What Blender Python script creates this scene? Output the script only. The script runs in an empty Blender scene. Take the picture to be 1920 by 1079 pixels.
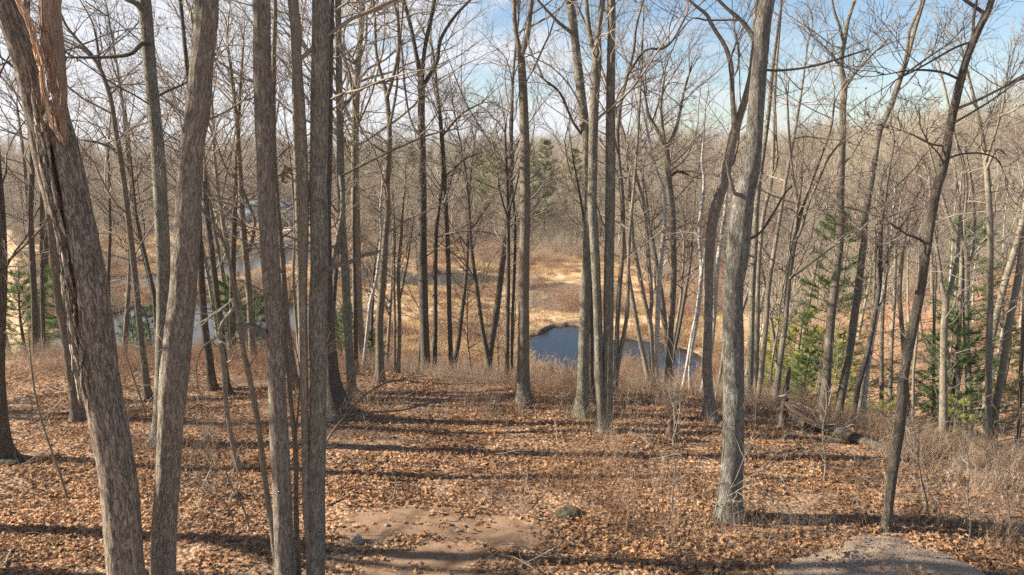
import bpy, math, random
import numpy as np
R = math.radians
rng = np.random.default_rng(7)
random.seed(7)
scene = bpy.context.scene
COL = scene.collection

# ------------------------------------------------------------------ camera, world, sun, exposure
F = 1297.0
P = R(10.9)
CAMZ = 5.5
cam_d = bpy.data.cameras.new('camera')
cam = bpy.data.objects.new('camera', cam_d)
COL.objects.link(cam)
cam.location = (0, 0, CAMZ)
cam.rotation_euler = (R(90) - P, 0, 0)
cam_d.sensor_width = 36
cam_d.lens = F / 1920 * 36
cam_d.clip_end = 6000
scene.camera = cam

SUN_EL, SUN_AZ = R(28), R(-86)      # azimuth from +Y, negative to the left
sd = (math.sin(SUN_AZ) * math.cos(SUN_EL), math.cos(SUN_AZ) * math.cos(SUN_EL), math.sin(SUN_EL))
sun_d = bpy.data.lights.new('sun', 'SUN')
sun = bpy.data.objects.new('sun', sun_d)
COL.objects.link(sun)
sun_d.energy = 5.0
sun_d.angle = R(0.53)
sun_d.color = (1.0, 0.90, 0.76)
from mathutils import Vector
sun.rotation_euler = Vector(sd).to_track_quat('Z', 'Y').to_euler()

w = bpy.data.worlds.new('World')
scene.world = w
w.use_nodes = True
nt = w.node_tree
N, L = nt.nodes, nt.links
N.clear()
out = N.new('ShaderNodeOutputWorld')
bg = N.new('ShaderNodeBackground')
bg.inputs['Strength'].default_value = 0.062
sky = N.new('ShaderNodeTexSky')
sky.sky_type = 'NISHITA'
sky.sun_disc = False
sky.sun_elevation = SUN_EL
sky.sun_rotation = SUN_AZ
sky.air_density = 1.0
sky.dust_density = 0.6
sky.ozone_density = 2.2
tc = N.new('ShaderNodeTexCoord')
sep = N.new('ShaderNodeSeparateXYZ')
L.new(tc.outputs['Generated'], sep.inputs[0])
def wmath(op, a, b=None, c=None):
    n = N.new('ShaderNodeMath'); n.operation = op
    for i, v in enumerate((a, b, c)):
        if v is None: continue
        if isinstance(v, (int, float)): n.inputs[i].default_value = v
        else: L.new(v, n.inputs[i])
    return n.outputs[0]
zz = wmath('ADD', wmath('MAXIMUM', sep.outputs[2], 0.0), 0.22)
cx = wmath('DIVIDE', sep.outputs[0], zz)
cy = wmath('DIVIDE', sep.outputs[1], zz)
cb = N.new('ShaderNodeCombineXYZ')
L.new(cx, cb.inputs[0]); L.new(wmath('MULTIPLY', cy, 1.0), cb.inputs[1])
nz = N.new('ShaderNodeTexNoise')
nz.inputs['Scale'].default_value = 1.7
nz.inputs['Detail'].default_value = 9
nz.inputs['Roughness'].default_value = 0.58
nz.inputs['Distortion'].default_value = 0.35
L.new(cb.outputs[0], nz.inputs['Vector'])
bias = wmath('MULTIPLY', sep.outputs[0], -0.42)
cov = wmath('ADD', nz.outputs[0], bias)
cov = wmath('ADD', cov, 0.015)
lowz = wmath('MAXIMUM', wmath('SUBTRACT', 0.30, sep.outputs[2]), 0.0)
cov = wmath('ADD', cov, wmath('MULTIPLY', wmath('MINIMUM', lowz, 0.3), 0.62))
cov = wmath('SUBTRACT', cov, wmath('MULTIPLY', wmath('MAXIMUM', wmath('SUBTRACT', wmath('MINIMUM', sep.outputs[2], 0.6), 0.10), 0.0), 0.55))
mr = N.new('ShaderNodeMapRange')
mr.interpolation_type = 'SMOOTHSTEP'
mr.inputs['From Min'].default_value = 0.44
mr.inputs['From Max'].default_value = 0.68
mr.inputs['To Max'].default_value = 0.93
L.new(cov, mr.inputs['Value'])
mx = N.new('ShaderNodeMix'); mx.data_type = 'RGBA'
L.new(mr.outputs[0], mx.inputs['Factor'])
L.new(sky.outputs[0], mx.inputs['A'])
mx.inputs['B'].default_value = (5.15, 5.3, 5.7, 1)
L.new(mx.outputs['Result'], bg.inputs[0])
L.new(bg.outputs[0], out.inputs[0])

scene.view_settings.view_transform = 'Standard'
scene.view_settings.look = 'None'
scene.view_settings.exposure = 1.5
scene.view_settings.gamma = 1
scene.view_settings.use_curve_mapping = False
scene.render.engine = 'CYCLES'
scene.cycles.max_bounces = 5
scene.cycles.diffuse_bounces = 3
scene.cycles.glossy_bounces = 2
scene.cycles.transparent_max_bounces = 8
scene.cycles.use_denoising = False
scene.cycles.use_adaptive_sampling = False

# ------------------------------------------------------------------ helpers
def tag(o, label=None, cat=None, group=None, kind=None):
    if label: o['label'] = label
    if cat: o['category'] = cat
    if group: o['group'] = group
    if kind: o['kind'] = kind
    return o

def link(o, parent=None):
    COL.objects.link(o)
    if parent: o.parent = parent
    return o

def ray(px, py):
    u = (px - 960.0) / F
    v = (539.5 - py) / F
    return np.array([u, math.cos(P) + v * math.sin(P), -math.sin(P) + v * math.cos(P)])

def at(px, py, Y):
    d = ray(px, py)
    t = Y / d[1]
    return np.array([d[0] * t, Y, CAMZ + d[2] * t]), t

def at_z(px, py, z):
    d = ray(px, py)
    t = (z - CAMZ) / d[2]
    return d * t + np.array([0, 0, CAMZ])

# value noise
_perm = rng.random(65536)
def _h(i, j, k):
    return _perm[((i * 73856093) ^ (j * 19349663) ^ (k * 83492791)) & 65535]
def vnoise(x, y, z=0.0):
    x, y, z = np.broadcast_arrays(np.asarray(x, float), np.asarray(y, float), np.asarray(z, float))
    xi, yi, zi = np.floor(x).astype(np.int64), np.floor(y).astype(np.int64), np.floor(z).astype(np.int64)
    fx, fy, fz = x - xi, y - yi, z - zi
    fx, fy, fz = [f * f * (3 - 2 * f) for f in (fx, fy, fz)]
    r = 0
    for a in (0, 1):
        for b in (0, 1):
            for c in (0, 1):
                r = r + _h(xi + a, yi + b, zi + c) * (fx if a else 1 - fx) * (fy if b else 1 - fy) * (fz if c else 1 - fz)
    return r * 2 - 1
def fbm(x, y, z=0.0, o=4):
    r, a, s = 0, 1.0, 0
    for i in range(o):
        r = r + a * vnoise(np.asarray(x) * 2 ** i + 17.3 * i, np.asarray(y) * 2 ** i + 5.1 * i, np.asarray(z) * 2 ** i)
        s += a; a *= 0.5
    return r / s
def sstep(a, b, x):
    t = np.clip((x - a) / (b - a), 0, 1)
    return t * t * (3 - 2 * t)

# ------------------------------------------------------------------ terrain
CX = [-200, -60, -40, -15, -8, -4, 0, 3, 5, 7, 9, 12, 20, 60]
CY = [30, 24, 20, 17.6, 17.4, 16.6, 15.3, 14.8, 13.7, 11.6, 9.2, 6, -3, -40]
FX = [-300, -60, -20, 0, 15, 30, 45, 300]
FY = [160, 160, 140, 128, 118, 98, 90, 90]
WATER = -12.0
# water bodies: (centre x, centre y, half x, half y)
def blob(px0, px1, py0, py1):
    a = at_z((px0 + px1) / 2, py0, WATER); b = at_z((px0 + px1) / 2, py1, WATER)
    cyy = (a[1] + b[1]) / 2
    c0 = at_z(px0, (py0 + py1) / 2, WATER); c1 = at_z(px1, (py0 + py1) / 2, WATER)
    return ((a[0] + b[0]) / 2, cyy, abs(c1[0] - c0[0]) / 2, abs(a[1] - b[1]) / 2)
BLOBS = [blob(995, 1175, 618, 716), blob(1090, 1305, 640, 722), blob(1010, 1120, 615, 680),
         blob(150, 480, 565, 668), blob(360, 640, 570, 655), blob(400, 600, 450, 515), blob(180, 400, 515, 538),
         blob(745, 965, 512, 541), blob(600, 780, 506, 526), blob(660, 730, 583, 592), blob(895, 945, 612, 626)]
def water_mask(x, y):
    m = np.full(np.shape(x), -9.0)
    n = 0.32 * fbm(np.asarray(x) * 0.30, np.asarray(y) * 0.22, 3.3, 4)
    for i_, (a, b, c, d) in enumerate(BLOBS):
        q = (1.12 if i_ < 3 else 1.0) - np.sqrt(((x - a) / c) ** 2 + ((y - b) / d) ** 2) + n
        m = np.maximum(m, q)
    return m          # >0 inside water
def smax(a, b, k):
    h = np.clip(0.5 + 0.5 * (a - b) / k, 0, 1)
    return b * (1 - h) + a * h + k * h * (1 - h)
def hill_right(x, y):
    xv = np.interp(y, [0, 25, 60, 100, 140], [15, 14, 23, 33, 42])
    h = -10.9 + 0.27 * (x - xv)
    return np.clip(np.minimum(h, 0.0 + 0.02 * h), -16, 9)
def height(x, y, detail=True):
    x = np.asarray(x, float); y = np.asarray(y, float)
    yc = np.interp(x, CX, CY)
    d = (y - yc) * np.interp(x, [-20, 0, 4, 7, 30], [0.97, 1.0, 0.8, 0.62, 0.6])
    dd = np.maximum(d, 0)
    zn = -0.47 * (np.sqrt(dd * dd + 1.7 ** 2) - 1.7)
    fl = -11.72 + 0.12 * fbm(x * 0.25, y * 0.25, 1.0, 3)
    wm = water_mask(x, y)
    fl = fl - 0.9 * sstep(-0.06, 0.10, wm)
    z = smax(zn, fl, 0.8)
    hR = hill_right(x, y) + 0.3 * fbm(x * 0.06, y * 0.06, 4.0, 3)
    z = smax(z, hR, 1.0)
    yf = np.interp(x, FX, FY) + 5 * fbm(x * 0.03, y * 0.0 + 2.0, 0, 2)
    hF = -12.4 + 0.075 * (y - yf)
    hF = np.minimum(hF, 0.5 + 0.01 * (hF - 0.5)) + 1.3 * fbm(x * 0.012, y * 0.012, 7.0, 2) * sstep(0, 60, y - yf)
    z = smax(z, hF, 0.6)
    if detail:
        g = 1 - sstep(14, 60, y)
        z = z + g * (0.10 * fbm(x * 0.5, y * 0.5, 2.0, 2) + 0.035 * fbm(x * 2.2, y * 2.2, 5.0, 3))
        z = z + (1 - g) * 0.10 * fbm(x * 0.8, y * 0.8, 9.0, 3) * (wm < -0.1)
    return z
def ground_hit(px, py):
    d = ray(px, py)
    t = np.linspace(4, 200, 6000)
    pts = d[None] * t[:, None] + np.array([0, 0, CAMZ])
    hz = height(pts[:, 0], pts[:, 1], False)
    i = np.argmax(pts[:, 2] < hz)
    return pts[i]

# ------------------------------------------------------------------ materials
class MT:
    def __init__(s, name):
        s.m = bpy.data.materials.new(name); s.m.use_nodes = True
        s.t = s.m.node_tree; s.t.nodes.clear()
        s.out = s.new('ShaderNodeOutputMaterial'); s.b = s.new('ShaderNodeBsdfPrincipled')
        s.lk(s.b.outputs[0], s.out.inputs[0])
        s.b.inputs['Specular IOR Level'].default_value = 0.25
    def new(s, k): return s.t.nodes.new(k)
    def lk(s, a, b): s.t.links.new(a, b)
    def set(s, n, k, v):
        if isinstance(v, bpy.types.NodeSocket): s.lk(v, n.inputs[k])
        else: n.inputs[k].default_value = v
    def math(s, op, a, b=0.0, clamp=False):
        n = s.new('ShaderNodeMath'); n.operation = op; n.use_clamp = clamp
        s.set(n, 0, a); s.set(n, 1, b); return n.outputs[0]
    def attr(s, name, out='Vector'):
        n = s.new('ShaderNodeAttribute'); n.attribute_name = name; return n.outputs[out]
    def pos(s): return s.new('ShaderNodeNewGeometry').outputs['Position']
    def scale(s, v, sc):
        n = s.new('ShaderNodeVectorMath'); n.operation = 'MULTIPLY'; s.lk(v, n.inputs[0]); n.inputs[1].default_value = sc; return n.outputs[0]
    def noise(s, v, sc, det=3, rough=0.55, dist=0.0, out=0):
        n = s.new('ShaderNodeTexNoise'); s.lk(v, n.inputs['Vector'])
        n.inputs['Scale'].default_value = sc; n.inputs['Detail'].default_value = det
        n.inputs['Roughness'].default_value = rough; n.inputs['Distortion'].default_value = dist
        return n.outputs[out]
    def voro(s, v, sc, feat='F1', out='Distance', rand=1.0):
        n = s.new('ShaderNodeTexVoronoi'); n.feature = feat; s.lk(v, n.inputs['Vector'])
        n.inputs['Scale'].default_value = sc; n.inputs['Randomness'].default_value = rand
        return n.outputs[out]
    def ramp(s, f, stops):
        n = s.new('ShaderNodeValToRGB'); s.lk(f, n.inputs[0])
        e = n.color_ramp.elements
        while len(e) < len(stops): e.new(0.5)
        for i, (p_, c) in enumerate(stops):
            e[i].position = p_; e[i].color = (*c, 1) if len(c) == 3 else c
        return n.outputs[0]
    def mr(s, f, a, b, c=0.0, d=1.0, smooth=False):
        n = s.new('ShaderNodeMapRange'); s.set(n, 'Value', f)
        if smooth: n.interpolation_type = 'SMOOTHSTEP'
        n.inputs['From Min'].default_value = a; n.inputs['From Max'].default_value = b
        n.inputs['To Min'].default_value = c; n.inputs['To Max'].default_value = d
        return n.outputs[0]
    def mix(s, f, a, b, mode='MIX'):
        n = s.new('ShaderNodeMix'); n.data_type = 'RGBA'; n.blend_type = mode
        for k, v in (('Factor', f), ('A', a), ('B', b)):
            if isinstance(v, tuple): n.inputs[k].default_value = (*v, 1) if len(v) == 3 else v
            else: s.set(n, k, v)
        return n.outputs['Result']
    def rnd(s): return s.new('ShaderNodeObjectInfo').outputs['Random']
    def bump(s, h, strength, dist=0.02, normal=None):
        n = s.new('ShaderNodeBump'); n.inputs['Strength'].default_value = strength; n.inputs['Distance'].default_value = dist
        s.lk(h, n.inputs['Height'])
        s.lk(n.outputs[0], s.b.inputs['Normal'])
    def done(s, col, rough=0.9, trans=None):
        if isinstance(col, tuple): s.b.inputs['Base Color'].default_value = (*col, 1)
        else: s.lk(col, s.b.inputs['Base Color'])
        s.b.inputs['Roughness'].default_value = rough
        return s.m

def bark_mat(name, dark, light, lichen, lich_amt=0.5, fs=1.0, bumpd=0.02):
    m = MT(name)
    bk = m.attr('bk')
    warp = m.noise(m.scale(bk, (9, 9, 5)), 1.0, 3, 0.6, 0, 1)
    wv = m.new('ShaderNodeVectorMath'); wv.operation = 'MULTIPLY_ADD'
    m.lk(warp, wv.inputs[0]); wv.inputs[1].default_value = (0.9, 0.9, 0.9); m.lk(m.scale(bk, (25 * fs, 25 * fs, 4.6 * fs)), wv.inputs[2])
    edge = m.voro(wv.outputs[0], 1.0, 'DISTANCE_TO_EDGE')
    r1 = m.math('ABSOLUTE', m.math('SUBTRACT', m.noise(m.scale(bk, (32 * fs, 32 * fs, 6.0 * fs)), 1.0, 3, 0.55, 0.25), 0.5))
    r2 = m.math('ABSOLUTE', m.math('SUBTRACT', m.noise(m.scale(bk, (50 * fs, 50 * fs, 12 * fs)), 1.0, 2, 0.5, 0.3), 0.5))
    plate = m.math('MULTIPLY', m.mr(r1, 0.0, 0.05, 0, 1, True), m.math('ADD', 0.55, m.math('MULTIPLY', m.mr(r2, 0.0, 0.045, 0, 1, True), 0.45)))
    plate = m.math('MULTIPLY', plate, m.math('ADD', 0.7, m.math('MULTIPLY', m.mr(edge, 0.0, 0.10, 0, 1, True), 0.3)))
    fine = m.noise(m.scale(bk, (62, 62, 14)), 1.0, 5, 0.65)
    big = m.noise(m.scale(bk, (3, 3, 1.1)), 1.0, 4, 0.6)
    rg = m.noise(m.scale(bk, (24 * fs, 24 * fs, 5.5 * fs)), 1.0, 3, 0.5, 0.6)
    hgt = m.math('ADD', m.math('MULTIPLY', plate, 0.55), m.math('ADD', m.math('MULTIPLY', fine, 0.45), m.math('MULTIPLY', rg, 0.7)))
    f = m.math('ADD', m.math('MULTIPLY', plate, 0.5), m.math('MULTIPLY', m.mr(fine, 0.3, 0.7), 0.45))
    f = m.math('MULTIPLY', f, m.mr(rg, 0.3, 0.65, 0.6, 1.2))
    c = m.mix(f, tuple(dark), tuple(light))
    mid = tuple(0.5 * a + 0.5 * b * 0.8 for a, b in zip(dark, light))
    c = m.mix(m.mr(big, 0.4, 0.62, 0, 0.45), c, mid)
    ln = m.noise(m.scale(bk, (7, 7, 5)), 1.0, 6, 0.7)
    lf = m.mr(ln, 0.60 - 0.14 * lich_amt, 0.70 - 0.10 * lich_amt, 0, 0.75)
    c = m.mix(m.math('MULTIPLY', lf, m.mr(fine, 0.35, 0.6)), c, tuple(lichen))
    m.bump(hgt, 0.9, bumpd)
    return m.done(c, 0.92)

M_BROWN = bark_mat('bark_brown_furrowed', (0.075, 0.06, 0.046), (0.44, 0.37, 0.29), (0.36, 0.35, 0.28), 0.3, 1.0, 0.02)
M_GREY = bark_mat('bark_grey_green', (0.065, 0.057, 0.045), (0.38, 0.345, 0.265), (0.42, 0.41, 0.29), 0.6, 1.15, 0.02)
M_STONE = bark_mat('bark_cool_grey', (0.05, 0.045, 0.038), (0.31, 0.285, 0.235), (0.40, 0.41, 0.36), 0.7, 1.0, 0.022)
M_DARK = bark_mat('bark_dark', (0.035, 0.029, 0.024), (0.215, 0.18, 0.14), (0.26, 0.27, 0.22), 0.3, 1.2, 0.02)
M_TAN = bark_mat('bark_tan', (0.09, 0.073, 0.053), (0.46, 0.39, 0.29), (0.38, 0.37, 0.28), 0.5, 1.4, 0.012)
M_MID = bark_mat('bark_midbrown', (0.06, 0.05, 0.038), (0.36, 0.30, 0.225), (0.32, 0.33, 0.26), 0.4, 1.3, 0.015)

def split_mat():
    m = MT('bark_split_wood')
    bk = m.attr('bk'); ck = m.attr('mask', 'Fac'); pl = m.attr('pale', 'Fac')
    warp = m.noise(m.scale(bk, (9, 9, 5)), 1.0, 3, 0.6, 0, 1)
    wv = m.new('ShaderNodeVectorMath'); wv.operation = 'MULTIPLY_ADD'
    m.lk(warp, wv.inputs[0]); wv.inputs[1].default_value = (1.5, 1.5, 1.5); m.lk(m.scale(bk, (25, 25, 4.4)), wv.inputs[2])
    r1 = m.math('ABSOLUTE', m.math('SUBTRACT', m.noise(m.scale(bk, (30, 30, 5.5)), 1.0, 3, 0.55, 0.25), 0.5))
    r2 = m.math('ABSOLUTE', m.math('SUBTRACT', m.noise(m.scale(bk, (48, 48, 11)), 1.0, 2, 0.5, 0.3), 0.5))
    plate = m.math('MULTIPLY', m.mr(r1, 0.0, 0.05, 0, 1, True), m.math('ADD', 0.55, m.math('MULTIPLY', m.mr(r2, 0.0, 0.045, 0, 1, True), 0.45)))
    fine = m.noise(m.scale(bk, (60, 60, 10)), 1.0, 5, 0.65)
    rg = m.noise(m.scale(bk, (24, 24, 4.6)), 1.0, 3, 0.5, 0.6)
    f = m.math('MULTIPLY', m.math('ADD', m.math('MULTIPLY', plate, 0.5), m.math('MULTIPLY', m.mr(fine, 0.3, 0.7), 0.5)), m.mr(rg, 0.3, 0.65, 0.5, 1.15))
    c = m.mix(f, (0.075, 0.058, 0.043), (0.44, 0.36, 0.28))
    c = m.mix(m.math('MULTIPLY', pl, m.mr(fine, 0.35, 0.6)), c, (0.56, 0.47, 0.36))
    c = m.mix(m.math('MULTIPLY', ck, 0.9), c, m.mix(m.mr(fine, 0.35, 0.7), (0.03, 0.018, 0.012), (0.16, 0.085, 0.045)))
    hgt = m.math('ADD', m.math('MULTIPLY', plate, 0.55), m.math('ADD', m.math('MULTIPLY', fine, 0.5), m.math('MULTIPLY', rg, 0.8)))
    m.bump(hgt, 1.0, 0.024)
    return m.done(c, 0.92)
M_SPLIT = split_mat()

def redwood_mat():
    m = MT('bare_red_wood')
    bk = m.attr('bk')
    fine = m.noise(m.scale(bk, (42, 42, 3.2)), 1.0, 6, 0.7, 0.3)
    big = m.noise(m.scale(bk, (14, 14, 2.5)), 1.0, 4, 0.6)
    c = m.ramp(fine, [(0.34, (0.10, 0.05, 0.03)), (0.48, (0.36, 0.21, 0.13)), (0.56, (0.48, 0.34, 0.24)), (0.68, (0.62, 0.43, 0.25))])
    c = m.mix(m.mr(big, 0.45, 0.65, 0, 0.7), c, (0.31, 0.26, 0.21))
    m.bump(m.math('ADD', fine, m.math('MULTIPLY', big, 0.8)), 1.0, 0.04)
    return m.done(c, 0.85)
M_RED = redwood_mat()

def birch_mat():
    m = MT('birch_bark')
    bk = m.attr('bk')
    lines = m.noise(m.scale(bk, (12, 12, 60)), 1.0, 3, 0.6)
    blotch = m.noise(m.scale(bk, (6, 6, 7)), 1.0, 4, 0.6)
    f = m.math('MAXIMUM', m.mr(lines, 0.53, 0.60), m.mr(blotch, 0.60, 0.68))
    c = m.mix(f, (0.50, 0.475, 0.42), (0.09, 0.075, 0.06))
    c = m.mix(m.mr(m.noise(m.scale(bk, (3, 3, 2)), 1, 2), 0.35, 0.65, 0, 0.35), c, (0.52, 0.46, 0.38))
    return m.done(c, 0.7)
M_BIRCH = birch_mat()

def twig_mat(name, a, b):
    m = MT(name)
    n = m.noise(m.pos(), 2.3, 2)
    c = m.mix(m.mr(n, 0.3, 0.7), a, b)
    return m.done(c, 0.85)
M_TWIG = twig_mat('twig_grey', (0.20, 0.165, 0.13), (0.34, 0.285, 0.22))
M_TWIG2 = twig_mat('twig_reddish', (0.14, 0.10, 0.085), (0.27, 0.20, 0.155))
M_TWIGD = twig_mat('twig_dark', (0.075, 0.06, 0.052), (0.17, 0.135, 0.11))
M_TWIGP = twig_mat('twig_pale', (0.25, 0.215, 0.165), (0.38, 0.33, 0.26))
def far_mat(name, a, b):
    m = MT(name)
    n = m.math('ADD', m.math('MULTIPLY', m.rnd(), 0.75), m.math('MULTIPLY', m.mr(m.noise(m.pos(), 1.6, 2), 0.3, 0.7), 0.25))
    return m.done(m.ramp(n, [(0.05, a), (0.45, b), (0.8, (0.44, 0.38, 0.28)), (1.0, (0.38, 0.23, 0.14))]), 0.85)
M_FAR = [far_mat('far_twig_grey', (0.25, 0.225, 0.18), (0.40, 0.365, 0.285)),
         far_mat('far_twig_tan', (0.26, 0.215, 0.155), (0.41, 0.345, 0.25)),
         far_mat('far_twig_brown', (0.21, 0.18, 0.13), (0.35, 0.30, 0.215))]

def leaf_mat(name, stops, trans=0.25):
    m = MT(name)
    c = m.ramp(m.rnd(), stops)
    n = m.noise(m.pos(), 30, 2)
    c = m.mix(m.mr(n, 0.35, 0.7, 0, 0.35), c, (0.16, 0.085, 0.045))
    damp = m.noise(m.pos(), 0.75, 5, 0.7)
    c = m.mix(m.mr(damp, 0.45, 0.60, 0, 0.78), c, (0.17, 0.10, 0.055))
    c = m.mix(m.mr(m.noise(m.pos(), 2.1, 3, 0.6), 0.56, 0.68, 0, 0.22), c, (0.60, 0.44, 0.28))
    m.done(c, 0.7)
    tr = m.new('ShaderNodeBsdfTranslucent'); m.lk(c, tr.inputs[0])
    ms = m.new('ShaderNodeMixShader'); ms.inputs[0].default_value = trans
    m.lk(m.b.outputs[0], ms.inputs[1]); m.lk(tr.outputs[0], ms.inputs[2]); m.lk(ms.outputs[0], m.out.inputs[0])
    return m.m
LSTOPS = [(0.0, (0.17, 0.085, 0.05)), (0.20, (0.42, 0.24, 0.135)), (0.42, (0.62, 0.34, 0.155)), (0.6, (0.62, 0.37, 0.18)),
          (0.82, (0.66, 0.46, 0.28)), (0.95, (0.58, 0.27, 0.09)), (1.0, (0.50, 0.16, 0.05))]
M_LEAF = leaf_mat('fallen_leaf', LSTOPS)
M_OAKLEAF = leaf_mat('orange_hanging_leaf', [(0, (0.45, 0.17, 0.06)), (0.5, (0.55, 0.27, 0.10)), (1, (0.38, 0.17, 0.08))], 0.4)

M_LEAFB = leaf_mat('brown_hanging_leaf', [(0, (0.30, 0.19, 0.11)), (1, (0.38, 0.25, 0.15))], 0.3)
def needle_mat(name, a, b, b2):
    m = MT(name)
    n = m.noise(m.pos(), 3.0, 3)
    c = m.ramp(n, [(0.3, a), (0.5, b), (0.7, b2)])
    m.done(c, 0.6)
    tr = m.new('ShaderNodeBsdfTranslucent'); m.lk(c, tr.inputs[0])
    ms = m.new('ShaderNodeMixShader'); ms.inputs[0].default_value = 0.3
    m.lk(m.b.outputs[0], ms.inputs[1]); m.lk(tr.outputs[0], ms.inputs[2]); m.lk(ms.outputs[0], m.out.inputs[0])
    return m.m
M_NEEDLE = needle_mat('pine_needles', (0.055, 0.10, 0.035), (0.12, 0.19, 0.06), (0.20, 0.27, 0.09))
M_NEEDLEY = needle_mat('pine_needles_yellow', (0.20, 0.23, 0.06), (0.38, 0.38, 0.09), (0.50, 0.47, 0.12))
M_NEEDLEF = needle_mat('far_pine_needles', (0.20, 0.21, 0.10), (0.30, 0.30, 0.14), (0.40, 0.38, 0.19))

def ground_mat():
    m = MT('leaf_litter_ground')
    p = m.pos()
    marsh = m.attr('marsh', 'Fac'); dirt = m.attr('dirt', 'Fac')
    # leaf-sized cells
    cells = m.voro(p, 19.0, 'F1', 'Color')
    sp = m.new('ShaderNodeSeparateColor'); m.lk(cells, sp.inputs[0])
    dist = m.voro(p, 19.0, 'F1', 'Distance')
    leafc = m.ramp(sp.outputs[0], [(0.0, (0.16, 0.085, 0.05)), (0.3, (0.33, 0.19, 0.11)), (0.55, (0.50, 0.29, 0.15)), (0.8, (0.60, 0.42, 0.27)), (1.0, (0.48, 0.21, 0.08))])
    leafc = m.mix(m.mr(dist, 0.35, 0.8), leafc, (0.07, 0.042, 0.028))
    big = m.noise(p, 0.45, 4, 0.6)
    leafc = m.mix(m.mr(big, 0.45, 0.6, 0, 0.6), leafc, (0.22, 0.15, 0.10))
    # bare reddish soil
    s1 = m.noise(p, 3.0, 6, 0.6); s2 = m.noise(p, 40.0, 4, 0.7)
    soil = m.mix(m.mr(s1, 0.35, 0.65), (0.20, 0.125, 0.075), (0.33, 0.21, 0.13))
    soil = m.mix(m.mr(s2, 0.55, 0.75, 0, 0.5), soil, (0.15, 0.09, 0.065))
    # marsh
    g1 = m.noise(p, 0.16, 6, 0.68); g2 = m.noise(p, 1.7, 5, 0.7); g3 = m.noise(p, 0.33, 3, 0.6, 1.0)
    mc = m.ramp(m.math('ADD', m.math('MULTIPLY', g1, 0.6), m.math('MULTIPLY', g2, 0.4)),
                [(0.36, (0.16, 0.105, 0.065)), (0.43, (0.42, 0.28, 0.16)), (0.51, (0.62, 0.44, 0.24)), (0.60, (0.58, 0.36, 0.21)), (0.68, (0.66, 0.52, 0.28))])
    mc = m.mix(m.mr(g3, 0.58, 0.68, 0, 0.5), mc, (0.30, 0.30, 0.11))
    mud = m.attr('mud', 'Fac')
    mc = m.mix(mud, mc, m.mix(m.mr(g2, 0.4, 0.6), (0.08, 0.055, 0.038), (0.24, 0.165, 0.11)))
    c = m.mix(dirt, leafc, soil)
    c = m.mix(marsh, c, mc)
    h = m.math('ADD', m.math('MULTIPLY', m.math('MULTIPLY', m.math('SUBTRACT', 1.0, dist), m.math('SUBTRACT', 1.0, dirt)), 0.5), m.math('MULTIPLY', s2, 0.22))
    m.bump(h, 0.8, 0.04)
    return m.done(c, 0.95)
M_GROUND = ground_mat()

def gravel_mat():
    m = MT('gravel')
    p = m.pos()
    v = m.voro(p, 55.0, 'F1', 'Color'); sp = m.new('ShaderNodeSeparateColor'); m.lk(v, sp.inputs[0])
    d = m.voro(p, 55.0, 'F1', 'Distance')
    c = m.ramp(sp.outputs[0], [(0, (0.21, 0.15, 0.105)), (0.5, (0.38, 0.28, 0.20)), (1, (0.58, 0.46, 0.35))])
    c = m.mix(m.mr(d, 0.4, 0.8), c, (0.12, 0.09, 0.08))
    c = m.mix(m.mr(m.noise(p, 1.2, 4), 0.4, 0.65, 0, 0.6), c, (0.42, 0.30, 0.20))
    m.bump(m.math('SUBTRACT', 1.0, d), 0.6, 0.012)
    return m.done(c, 0.9)
M_GRAVEL = gravel_mat()

def water_mat():
    m = MT('pond_water')
    m.b.inputs['Specular IOR Level'].default_value = 0.5
    m.b.inputs['IOR'].default_value = 1.40
    p = m.pos()
    n = m.noise(m.scale(p, (1, 0.5, 1)), 2.5, 3, 0.5)
    m.bump(n, 0.05, 0.04)
    deb = m.noise(p, 6.0, 4, 0.7)
    c = m.mix(m.mr(deb, 0.66, 0.72, 0, 0.6), (0.012, 0.013, 0.012), (0.22, 0.14, 0.08))
    return m.done(c, 0.06)
M_WATER = water_mat()

def simple(name, col, rough=0.8, sc=4.0, var=0.25, metal=0.0):
    m = MT(name)
    n = m.noise(m.new('ShaderNodeTexCoord').outputs['Object'], sc, 4, 0.6)
    d = tuple(c * (1 - var) for c in col); e = tuple(min(1, c * (1 + var)) for c in col)
    m.b.inputs['Metallic'].default_value = metal
    return m.done(m.mix(m.mr(n, 0.3, 0.7), d, e), rough)
M_GRASS = None
def grass_mat(name, stops):
    m = MT(name)
    c = m.ramp(m.rnd(), stops)
    c = m.mix(m.mr(m.noise(m.pos(), 0.16, 5, 0.65), 0.43, 0.55, 0, 0.85), c, (0.28, 0.165, 0.10))
    return m.done(c, 0.8)
M_GRASS = grass_mat('marsh_grass', [(0, (0.34, 0.21, 0.12)), (0.35, (0.58, 0.38, 0.20)), (0.7, (0.68, 0.50, 0.28)), (1, (0.40, 0.37, 0.18))])
M_BRUSH = grass_mat('brush_stems', [(0, (0.24, 0.175, 0.13)), (0.5, (0.38, 0.29, 0.215)), (1, (0.52, 0.42, 0.32))])
M_WEED = grass_mat('weed_stems', [(0, (0.34, 0.22, 0.135)), (0.5, (0.50, 0.36, 0.24)), (1, (0.64, 0.52, 0.38))])
M_MOSS = simple('moss', (0.085, 0.075, 0.045), 0.95, 20, 0.5)
M_ROT = simple('rotten_wood', (0.13, 0.085, 0.06), 0.95, 14, 0.5)
M_PALEWOOD = simple('splintered_wood', (0.66, 0.44, 0.27), 0.85, 20, 0.35)
M_ROCK = simple('fieldstone', (0.27, 0.22, 0.19), 0.9, 9, 0.4)
M_BROKEN = simple('broken_orange_wood', (0.52, 0.26, 0.12), 0.8, 30, 0.4)

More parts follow.
